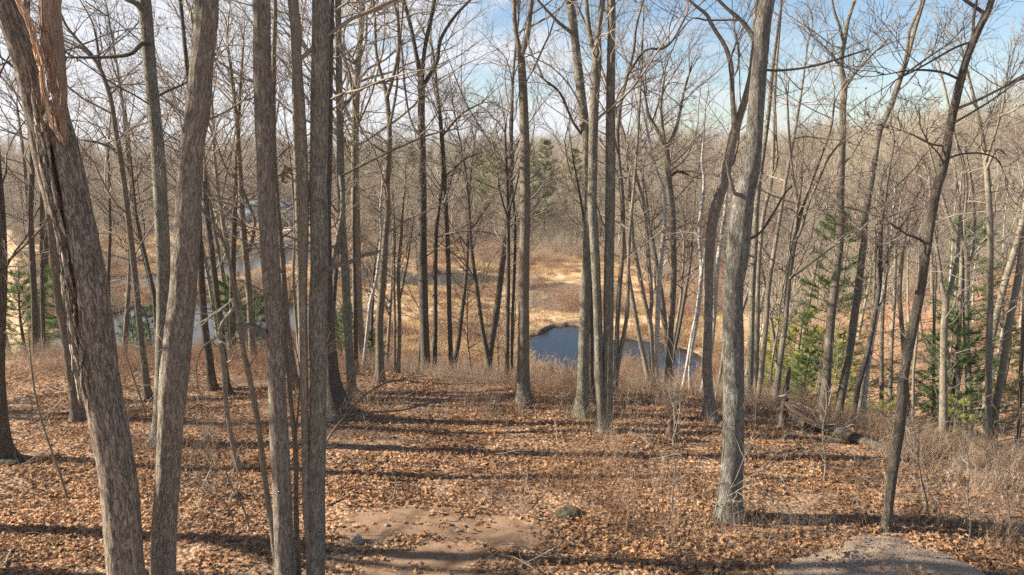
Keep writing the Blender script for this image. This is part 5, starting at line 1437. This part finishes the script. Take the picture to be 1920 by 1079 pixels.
def place_pine(pr, x, y, rot, sc, label, group=None, name='pine_tree'):
    r = bpy.data.objects.new(name, None); link(r)
    r.location = (x, y, float(height(x, y)) - 0.05); r.rotation_euler = (0, 0, rot); r.scale = (sc, sc, sc)
    tag(r, label, 'pine', group)
    link(bpy.data.objects.new('trunk', pr[0]), r); cr_ = link(bpy.data.objects.new('crown', pr[1]), r); link(bpy.data.objects.new('needles', pr[2]), cr_)
PG = pine_proto(801, 9, M_NEEDLE, 17, 0.32, 11, 22, 0.15, 0.012, open_=0.12)
PG2 = pine_proto(802, 5, M_NEEDLE, 13, 0.36, 10, 20, 0.13, 0.012)
PY = pine_proto(803, 5, M_NEEDLEY, 12, 0.42, 10, 20, 0.14, 0.013, open_=0.1)
PSM = pine_proto(804, 1.6, M_NEEDLEY, 7, 0.4, 6, 14, 0.10, 0.008, r=0.02, lo=0.05)
def pine_at(pr, h, px, py_top, Y, rot, label, group=None, sc=None):
    """put a pine of height h so that its tip shows at the pixel"""
    p, _ = at(px, py_top, Y)
    g = float(height(p[0], Y))
    s = (p[2] - g) / h
    place_pine(pr, p[0], Y, rot, s if sc is None else sc, label, group)
pine_at(PG, 9, 1572, 385, 33, 0.4, 'green pine with open whorled boughs behind the grey brown trunk')
pine_at(PG, 9, 1835, 400, 36, 2.2, 'green pine right of the leafy bank, between the pale trunks')
pine_at(PG2, 5, 1800, 560, 30, 1.0, 'low green pine at the foot of the pine between pale trunks')
pine_at(PG2, 5, 1900, 590, 38, 1.9, 'green pine near the right edge on the leafy bank')
pine_at(PY, 5, 1505, 560, 38, 0.9, 'yellow green pine right of the snag, widest of its patch')
pine_at(PY, 5, 1545, 600, 36, 2.9, 'yellow green young pine below the open green pine')
pine_at(PY, 5, 1462, 575, 44, 1.9, 'yellow green young pine left of the forked tree by the snag')
pine_at(PG2, 5, 1520, 640, 30, 5.0, 'short green pine in front of the yellow green ones')
pine_at(PY, 5, 1585, 610, 40, 3.3, 'yellow green pine right of the open green pine')
pine_at(PY, 5, 1430, 640, 40, 4.4, 'low yellow green pine farthest left of the yellow patch')
pine_at(PSM, 1.6, 1665, 735, 28, 0.2, 'tiny pine seedling alone on the leafy bank floor')
pine_at(PSM, 1.6, 1805, 745, 27, 1.2, 'tiny pine seedling at the foot of the stout pale trunk')
pine_at(PG2, 5, 28, 490, 24, 0.3, 'green pine in the gap nearest the left edge')
pine_at(PG2, 5, 105, 478, 27, 1.3, 'green pine just left of the split trunk')
pine_at(PG2, 5, 270, 560, 30, 2.3, 'small green pine before the lake left of the kinked trunk')
pine_at(PG2, 5, 245, 575, 33, 4.3, 'small green pine before the lake beside the stout short trunk')
pine_at(PG2, 5, 425, 505, 30, 3.1, 'green pine behind the dead crooked sapling')
pine_at(PG2, 5, 475, 530, 33, 5.1, 'green pine half behind the thick stub trunk')
pine_at(PG2, 5, 648, 560, 26, 0.7, 'dark green pine right of the lichened trunk')
pine_at(PG2, 5, 700, 610, 29, 4.0, 'small green pine behind the crooked forked tree')
PF = pine_proto(805, 19, M_NEEDLEF, 18, 0.30, 10, 9, 0.5, 0.11, r=0.2, lo=0.25, open_=0.1)
rgp = np.random.default_rng(9)
seen_ = []
for i, (px, pt, Y) in enumerate([(925, 262, 142), (990, 262, 140), (1022, 256, 143), (1078, 274, 148), (898, 274, 150), (860, 278, 190), (830, 280, 200), (655, 280, 210),
                               (690, 277, 215), (735, 274, 210), (770, 272, 205), (620, 280, 220), (805, 282, 220), (580, 282, 225), (760, 360, 150),
                               (1270, 380, 130), (1310, 270, 230), (1400, 262, 220), (420, 282, 220)]):
    pine_at(PF, 19, px, pt, Y, rgp.uniform(0, 6.28), 'olive green pine on the far skyline' + where(px, 20) + ['', ', tallest there', ', lower one', ', leftmost there', ', rightmost there', ', behind the others'][sum(1 for q in seen_ if q == where(px, 20)) % 6], 'pines of the far skyline')
    seen_.append(where(px, 20))

# ------------------------------------------------------------------ things lying or standing on the ground
def lay_tube(name, label, cat, pts, mat, sides=10, disp=0.006, onground=True, lift=0.6, parts=None, step=0.06, kind=None):
    """pts: px, py, w ; each point is put where its pixel meets the ground"""
    rows = []
    for (x, y, wd) in pts:
        p = ground_hit(x, y); t = p[1] / ray(x, y)[1]; r = wd / 2 * t / F
        rows.append([p[0], p[1], float(height(p[0], p[1])) + r * lift, r])
    C = catmull(rows, step)
    base = np.array(rows[0][:3])
    root = bpy.data.objects.new(name, None); link(root); root.location = base; tag(root, label, cat)
    ac = Acc(); ac.add(*tube(C[:, :3], np.maximum(C[:, 3], 0.004), sides, disp, 2.2, cap=True))
    link(bpy.data.objects.new(parts or 'stem', ac.mesh(parts or 'stem', [mat], base)), root)
    return root, base, C

# fallen trunk and shattered snag
rl, bl, Cl = lay_tube('fallen_tree', 'fallen dark trunk running downhill to the right from the shattered snag', 'fallen tree',
    [(1478, 782, 24), (1510, 795, 22), (1545, 808, 21), (1590, 822, 20), (1640, 840, 18), (1700, 862, 15)], M_DARK, 18, 0.012, lift=0.9, parts='trunk')
rgl = np.random.default_rng(3)
abl = Acc(); idl = (np.linspace(0.2, 0.95, 9) * (len(Cl) - 1)).astype(int)
Dl = rgl.normal(0, .6, (9, 3)); Dl[:, 2] = np.abs(Dl[:, 2]) + .3; Dl /= np.linalg.norm(Dl, axis=1)[:, None]
branches(abl, Cl[idl, :3], Dl, rgl.uniform(.5, 1.3, 9), np.full(9, .012), rgl, (5, 3))
link(bpy.data.objects.new('crown', abl.mesh('crown', [M_TWIG], bl)), rl)
lay_tube('fallen_log', 'dark rotting log lying in the brush at lower right', 'fallen log',
    [(1786, 880, 17), (1812, 887, 18), (1840, 897, 17), (1880, 906, 15), (1915, 918, 12)], M_ROT, 16, 0.014, lift=0.9, parts='log')
def snag():
    g = ground_hit(1470, 800); Y = g[1]
    base = np.array([g[0], Y, float(height(g[0], Y))])
    root = bpy.data.objects.new('broken_snag', None); link(root); root.location = base
    tag(root, 'shattered tree stump with a pale torn spike and splinters', 'snag')
    rows = px_poly([(1467, 812, 20), (1468, 785, 18), (1471, 760, 17), (1474, 735, 12), (1477, 715, 9), (1480, 698, 7), (1481, 688, 2)], Y, rgl, 0)
    C = catmull(rows, 0.03); ac = Acc(); ac.add(*tube(C[:, :3], C[:, 3], 22, 0.03, 6.1)); link(bpy.data.objects.new('stump', ac.mesh('stump', [M_DARK], base)), root)
    ac = Acc()
    for i in range(30):
        p0, t = at(1474 + rgl.normal(0, 6), 758 + rgl.normal(0, 13), Y - 0.1 + rgl.normal(0, .08))
        a = rgl.uniform(-0.3, 1.2)
        d = np.array([math.cos(a) * rgl.choice([0.7, 1, 1]), rgl.normal(0, .3), -math.sin(a) * 0.6 + rgl.uniform(-.1, .7)]); d /= np.linalg.norm(d)
        l = rgl.uniform(0.10, 0.36)
        ac.add(*tube(np.array([p0 + d * l * f + rgl.normal(0, .008, 3) for f in (0, .35, .7, 1)]), np.array([.012, .010, .006, .002]) * rgl.uniform(.6, 1.4), 5, 0, i))
    ob = link(bpy.data.objects.new('splinters', ac.mesh('splinters', [M_PALEWOOD], base, False)), root); ob['kind'] = 'stuff'
    # long torn plank
    for pp in ([(1472, 756, 7), (1490, 772, 7), (1510, 784, 6), (1530, 795, 4), (1545, 801, 2)], [(1478, 775, 5), (1520, 795, 4), (1560, 812, 3), (1608, 832, 2)]):
        rr = px_poly(pp, Y - 0.25, rgl, 0); C = catmull(rr, 0.05); ac = Acc(); ac.add(*tube(C[:, :3], C[:, 3], 8, 0.01, 3.1))
        link(bpy.data.objects.new('torn_plank', ac.mesh('torn_plank', [M_PALEWOOD], base)), root)
snag()
# dark stump
def lump(name, label, cat, px, py, wpx, hpx, mat, seed, jag=0.25, flat=1.0, parts=None):
    g = ground_hit(px, py); t = g[1] / ray(px, py)[1]
    rx = wpx / 2 * t / F; hz_ = hpx * t / F
    nu, nv = 26, 14
    V = []
    rg = np.random.default_rng(seed)
    for i in range(nv + 1):
        ph = i / nv * math.pi / 2
        for j in range(nu):
            th = j / nu * 2 * math.pi
            V.append([math.cos(th) * math.cos(ph) ** flat, math.sin(th) * math.cos(ph) ** flat, math.sin(ph)])
    V = np.array(V); nn = 1 + jag * fbm(V[:, 0] * 2.2 + seed, V[:, 1] * 2.2, V[:, 2] * 2.2, 4)
    V = V * nn[:, None] * np.array([rx, rx * 0.85, hz_]); V[:nu, 2] -= 0.08
    Q = [[i * nu + j, i * nu + (j + 1) % nu, (i + 1) * nu + (j + 1) % nu, (i + 1) * nu + j] for i in range(nv) for j in range(nu)]
    o = link(bpy.data.objects.new(name, mesh_from(name, V, Q, dict(bk=V), [mat])))
    o.location = (g[0], g[1], float(height(g[0], g[1])) - 0.02); tag(o, label, cat)
    return o
lump('stump', 'dark rotten stump standing in the litter right of the twin stemmed tree', 'stump', 1259, 828, 21, 36, M_ROT, 3, 0.45, 0.35)
lump('mossy_hummock', 'low dark mossy hummock in the leaves below the twin stemmed tree', 'hummock', 1066, 968, 54, 15, M_MOSS, 4, 0.3, 0.9)
lump('rock', 'rounded grey stone among leaves left of the bare dirt', 'rock', 668, 1014, 26, 15, M_ROCK, 5, 0.3, 0.6)
lump('rock', 'small dark stone in the shade right of the kinked trunk', 'rock', 443, 938, 22, 14, M_ROT, 6, 0.35, 0.6)
lump('rock', 'fist sized stone on the far edge of the bare dirt', 'rock', 726, 988, 12, 6, M_ROCK, 7, 0.35, 0.6)
lump('moss_mound', 'mossy mound at the foot of the trunk on the left edge', 'moss', 22, 872, 44, 12, M_MOSS, 8, 0.35, 0.9)
# sticks
lay_tube('fallen_branch', 'thin fallen branch lying level at left before the dark leaning trunk', 'branch', [(8, 784, 4), (50, 788, 5), (95, 791, 5), (150, 787, 4), (185, 780, 3)], M_DARK, 6, 0.002)
lay_tube('fallen_stick', 'pale stick slanting beside the lichened trunk near the bare dirt', 'stick', [(614, 950, 5), (640, 938, 5), (665, 924, 4), (686, 911, 2)], M_TAN, 6, 0.002)
lay_tube('fallen_stick', 'short stick in the bottom left corner of the litter', 'stick', [(10, 1058, 6), (18, 1042, 6), (28, 1024, 4)], M_MID, 6, 0.002)
lay_tube('fallen_stick', 'small pale stick lying before the massive grey trunk', 'stick', [(1310, 968, 3), (1322, 976, 3), (1338, 990, 2)], M_TAN, 5, 0.001)
lay_tube('fallen_branch', 'thin dark branch half buried left of the shattered snag', 'branch', [(1400, 835, 4), (1450, 850, 5), (1500, 842, 4), (1540, 850, 2)], M_DARK, 6, 0.002)

# bowed bare branch in front of the marsh, right of the flared trunk
def bowed():
    Y = 12.2
    p0, _ = at(612, 826, Y); base = np.array([p0[0], Y, float(height(p0[0], Y))])
    root = bpy.data.objects.new('bowed_branch', None); link(root); root.location = base
    tag(root, 'long bowed bare branch reaching right across the brush', 'branch')
    ac = Acc(); ab = Acc(); rg = np.random.default_rng(8)
    for pp in ([(606, 842, 5), (616, 822, 5), (632, 798, 5), (650, 778, 5), (680, 745, 4), (715, 722, 3), (760, 710, 2), (800, 705, 1.5)],
               [(650, 779, 4), (700, 773, 4), (750, 770, 3.5), (800, 758, 3), (840, 748, 2.5), (880, 741, 1.5)],
               [(632, 798, 3), (660, 785, 3), (700, 790, 2), (730, 785, 1.5)]):
        rr = px_poly(pp, Y, rg, 0)
        for i, r_ in enumerate(rr): pass
        C = catmull(rr, 0.06); ac.add(*tube(C[:, :3], np.maximum(C[:, 3], .004), 6, 0.001, 1.0))
        id_ = (np.linspace(.35, .98, 6) * (len(C) - 1)).astype(int)
        D = rg.normal(0, .5, (6, 3)); D[:, 0] += .6; D[:, 2] += .3; D /= np.linalg.norm(D, axis=1)[:, None]
        branches(ab, C[id_, :3], D, rg.uniform(.3, .8, 6), np.full(6, .005), rg, (4, 2), rmin=0.0025)
    link(bpy.data.objects.new('stem', ac.mesh('stem', [M_MID], base)), root)
    link(bpy.data.objects.new('twigs', ab.mesh('twigs', [M_TWIG], base)), root)
bowed()

# saplings standing apart in the litter
def sapling(label, pts, Y=None, seed=0, nb=5, tw=None):
    build_tree('sapling', label, M_TAN, Y, pts, nb=nb, seed=400 + seed, hz=(0.3, 9), blen=(0.25, 0.8), per=(4, 2), sides=6, step=0.08, disp=0.001, flare=0.1, amp=0, cat='sapling', tw=tw or M_TWIGP)
sapling('slanting grey sapling left of the split trunk', [(125, 930, 6), (112, 888, 6), (98, 850, 5), (80, 795, 5), (66, 740, 5), (59, 690, 4), (54, 630, 3), (50, 570, 2)], None, 1)
sapling('thin slanting sapling between split and kinked trunks', [(275, 785, 4), (262, 742, 4), (247, 700, 4), (236, 660, 3), (228, 610, 2)], None, 2)
sapling('spindly sapling in front of the massive grey trunk', [(1357, 992, 4), (1352, 965, 3), (1362, 940, 3), (1370, 915, 2)], None, 3, 6)
sapling('spindly dry stalk left of the massive grey trunk', [(1262, 972, 4), (1261, 930, 3), (1266, 880, 3), (1262, 840, 2), (1265, 815, 1.5)], None, 4, 6)
sapling('tall pale stalk in the brush below the right hand pair', [(1812, 1035, 4), (1820, 985, 4), (1814, 930, 4), (1818, 880, 3), (1812, 840, 2)], None, 5, 7)
sapling('leaning pale stalk right of the dark leaning trunk', [(1742, 985, 4), (1738, 940, 4), (1728, 900, 3), (1722, 860, 2)], None, 6, 7)
sapling('reddish thin stalk at the far right of the brush', [(1890, 1020, 4), (1893, 970, 4), (1888, 920, 3), (1894, 870, 2)], None, 7, 7)
sapling('thin sapling between snag and dark leaning trunk', [(1545, 905, 4), (1548, 860, 4), (1542, 815, 3), (1548, 775, 2)], None, 8, 7)
sapling('weak twiggy sapling right of the kinked trunk', [(470, 1000, 4), (455, 950, 4), (430, 905, 3), (415, 860, 3), (395, 880, 2)], None, 9, 9)
sapling('pale twiggy sapling in the shade below the dead sapling', [(430, 1020, 4), (438, 980, 3), (420, 940, 3), (395, 925, 2)], None, 10, 9)

# dead leaf cluster caught in the twigs right of the stub trunk
def leaf_bunch():
    p, _ = at(534, 322, 7.8); rg = np.random.default_rng(4)
    pts = p + rg.normal(0, 1, (26, 3)) * np.array([.03, .03, .05])
    V, Q = leaf_cloud(pts, 0.08, rg)
    root = bpy.data.objects.new('leaf_cluster', None); link(root); root.location = p
    tag(root, 'hanging cluster of curled brown leaves right of the stub trunk', 'leaf cluster')
    link(bpy.data.objects.new('leaf', mesh_from('leaf', V - p, Q, None, [M_LEAFB], False)), root)
    q, _ = at(520, 300, 7.85)
    C = catmull([[*(q), .004], [*at(528, 305, 7.8)[0], .003], [*(p + np.array([0, 0, .06])), .002]], .05)
    ac = Acc(); ac.add(*tube(C[:, :3], C[:, 3], 5, 0, 0)); link(bpy.data.objects.new('twig', ac.mesh('twig', [M_TWIGD], p)), root)
leaf_bunch()

# ------------------------------------------------------------------ far left shore: two houses and parked cars
def box(ac, cx, cy, cz, sx, sy, sz, rot=0):
    V = np.array([[x, y, z] for z in (-.5, .5) for y in (-.5, .5) for x in (-.5, .5)]) * np.array([sx, sy, sz])
    c, s = math.cos(rot), math.sin(rot)
    V = V @ np.array([[c, s, 0], [-s, c, 0], [0, 0, 1]]) + np.array([cx, cy, cz])
    ac.add(V, [[0, 2, 3, 1], [4, 5, 7, 6], [0, 1, 5, 4], [2, 6, 7, 3], [0, 4, 6, 2], [1, 3, 7, 5]], None, {})
def part(root, name, mat, boxes, smooth=False, label=None):
    ac = Acc()
    for b in boxes: box(ac, *b)
    o = link(bpy.data.objects.new(name, ac.mesh(name, [mat], (0, 0, 0), smooth)), root)
    if label: o['label'] = label
    return o
M_WALLB = simple('blue_siding', (0.36, 0.44, 0.56), 0.7, 2, 0.1); M_WALLW = simple('pale_siding', (0.62, 0.62, 0.60), 0.7, 2, 0.1)
M_ROOFT = simple('teal_roof', (0.34, 0.50, 0.45), 0.7, 3, 0.15); M_ROOFG = simple('slate_roof', (0.16, 0.20, 0.28), 0.7, 3, 0.2)
M_GLASS = simple('window_glass', (0.05, 0.06, 0.07), 0.15, 2, 0.1); M_TYRE = simple('tyre', (0.03, 0.03, 0.03), 0.8, 5, 0.2)
def house(px, py, w_, d_, h_, wall, roof, label):
    p = ground_hit(px, py)
    root = bpy.data.objects.new('house', None); link(root); root.location = (p[0], p[1], float(height(p[0], p[1])) - 0.1); root.rotation_euler = (0, 0, 0.2)
    tag(root, label, 'house')
    part(root, 'wall', wall, [(0, 0, h_ / 2, w_, d_, h_)])
    rh = w_ * 0.22
    V = np.array([[-w_ / 2 - .4, -d_ / 2 - .4, h_], [w_ / 2 + .4, -d_ / 2 - .4, h_], [w_ / 2 + .4, d_ / 2 + .4, h_], [-w_ / 2 - .4, d_ / 2 + .4, h_],
                  [-w_ / 2 - .4, 0, h_ + rh], [w_ / 2 + .4, 0, h_ + rh]])
    Q = [[0, 1, 5, 4], [2, 3, 4, 5], [3, 2, 1, 0]]; T = [[0, 4, 3], [1, 2, 5]]
    link(bpy.data.objects.new('roof', mesh_from('roof', V, Q, None, [roof], False, T)), root)
    for x in (-w_ * .3, 0, w_ * .3):
        part(root, 'window', M_GLASS, [(x, -d_ / 2 - 0.02, h_ * .55, w_ * .12, 0.06, h_ * .35)])
    part(root, 'door', M_WALLW, [(w_ * .15, -d_ / 2 - 0.03, 1.0, 0.95, 0.08, 2.0)])
house(478, 412, 7, 7, 3.4, M_WALLB, M_ROOFT, 'small house with teal roof and blue walls across the lake')
house(537, 413, 8, 6, 2.8, M_WALLW, M_ROOFG, 'low house with slate blue roof across the lake, right of the teal roofed one')
def car(px, py, col, label, rot=0.1):
    p = ground_hit(px, py)
    root = bpy.data.objects.new('parked_car', None); link(root); root.location = (p[0], p[1], float(height(p[0], p[1]))); root.rotation_euler = (0, 0, rot)
    tag(root, label, 'car')
    prof = [(-2.2, .35), (-2.25, .8), (-2.0, 1.0), (-1.5, 1.05), (-1.1, 1.5), (0.6, 1.52), (1.2, 1.02), (2.1, .88), (2.25, .6), (2.2, .35)]
    n = len(prof); V = [[x, y, z] for y in (-.85, .85) for x, z in prof]
    V = np.array(V); me = bpy.data.meshes.new('body')
    me.from_pydata(V.tolist(), [], [list(range(n)), list(range(2 * n - 1, n - 1, -1))] + [[i, i + n, (i + 1) % n + n, (i + 1) % n] for i in range(n)])
    me.materials.append(simple('car_paint', col, 0.3, 2, 0.05)); link(bpy.data.objects.new('body', me), root)
    part(root, 'window', M_GLASS, [(-.25, 0, 1.24, 1.9, 1.74, .36)])
    for x in (-1.4, 1.4):
        for y in (-.8, .8):
            th = np.arange(14) / 14 * 6.283; V = np.array([[x + .33 * math.cos(a), y + s_, .33 + .33 * math.sin(a)] for s_ in (-.12, .12) for a in th])
            Q = [[i, (i + 1) % 14, (i + 1) % 14 + 14, i + 14] for i in range(14)]
            me = bpy.data.meshes.new('wheel'); me.from_pydata(V.tolist(), [], Q + [list(range(13, -1, -1)), list(range(14, 28))]); me.materials.append(M_TYRE)
            link(bpy.data.objects.new('wheel', me), root)
car(428, 447, (0.05, 0.10, 0.38), 'dark blue car parked on the far shore left of the stub trunk')
car(412, 449, (0.04, 0.06, 0.14), 'navy car parked beside the blue one on the far shore', 0.3)
car(547, 444, (0.62, 0.66, 0.74), 'silver car parked on the far shore behind the lichened pair', 0.0)
car(541, 428, (0.05, 0.05, 0.06), 'black car parked uphill behind the silver one', 0.2)
print('objects', len(bpy.data.objects), 'tris', sum(len(m.loops) - 2 * len(m.polygons) for m in bpy.data.meshes))

# ------------------------------------------------------------------ the air of the valley
ac = Acc(); box(ac, 0, 200, 10, 1400, 620, 50)
mh = bpy.data.materials.new('haze'); mh.use_nodes = True; mh.node_tree.nodes.clear()
ho = mh.node_tree.nodes.new('ShaderNodeOutputMaterial'); hv = mh.node_tree.nodes.new('ShaderNodeVolumePrincipled')
hv.inputs['Color'].default_value = (1.0, 0.98, 0.95, 1); hv.inputs['Density'].default_value = 0.00022; hv.inputs['Anisotropy'].default_value = 0.2
mh.node_tree.links.new(hv.outputs[0], ho.inputs['Volume'])
hz_o = link(bpy.data.objects.new('haze', ac.mesh('haze', [mh], (0, 0, 0), False)))
tag(hz_o, 'thin pale air filling the valley', None, None, 'stuff')

# copies that would read alike get told apart by their place, left to right
_by = {}
for o in bpy.data.objects:
    if o.get('category') and o.get('group') and o.get('label'): _by.setdefault(o['label'], []).append(o)
for lab, os_ in _by.items():
    if len(os_) < 2 or 'beyond the left edge' in lab: continue
    os_.sort(key=lambda q: px_of(q.location.x, q.location.y, q.location.z)[0])
    words = ['left one of the two', 'right one of the two'] if len(os_) == 2 else ['leftmost of the group'] + ['middle of the group'] * (len(os_) - 2) + ['rightmost of the group']
    for q, w_ in zip(os_, words):
        q['label'] = ' '.join((lab + ', ' + w_).split()[:16])
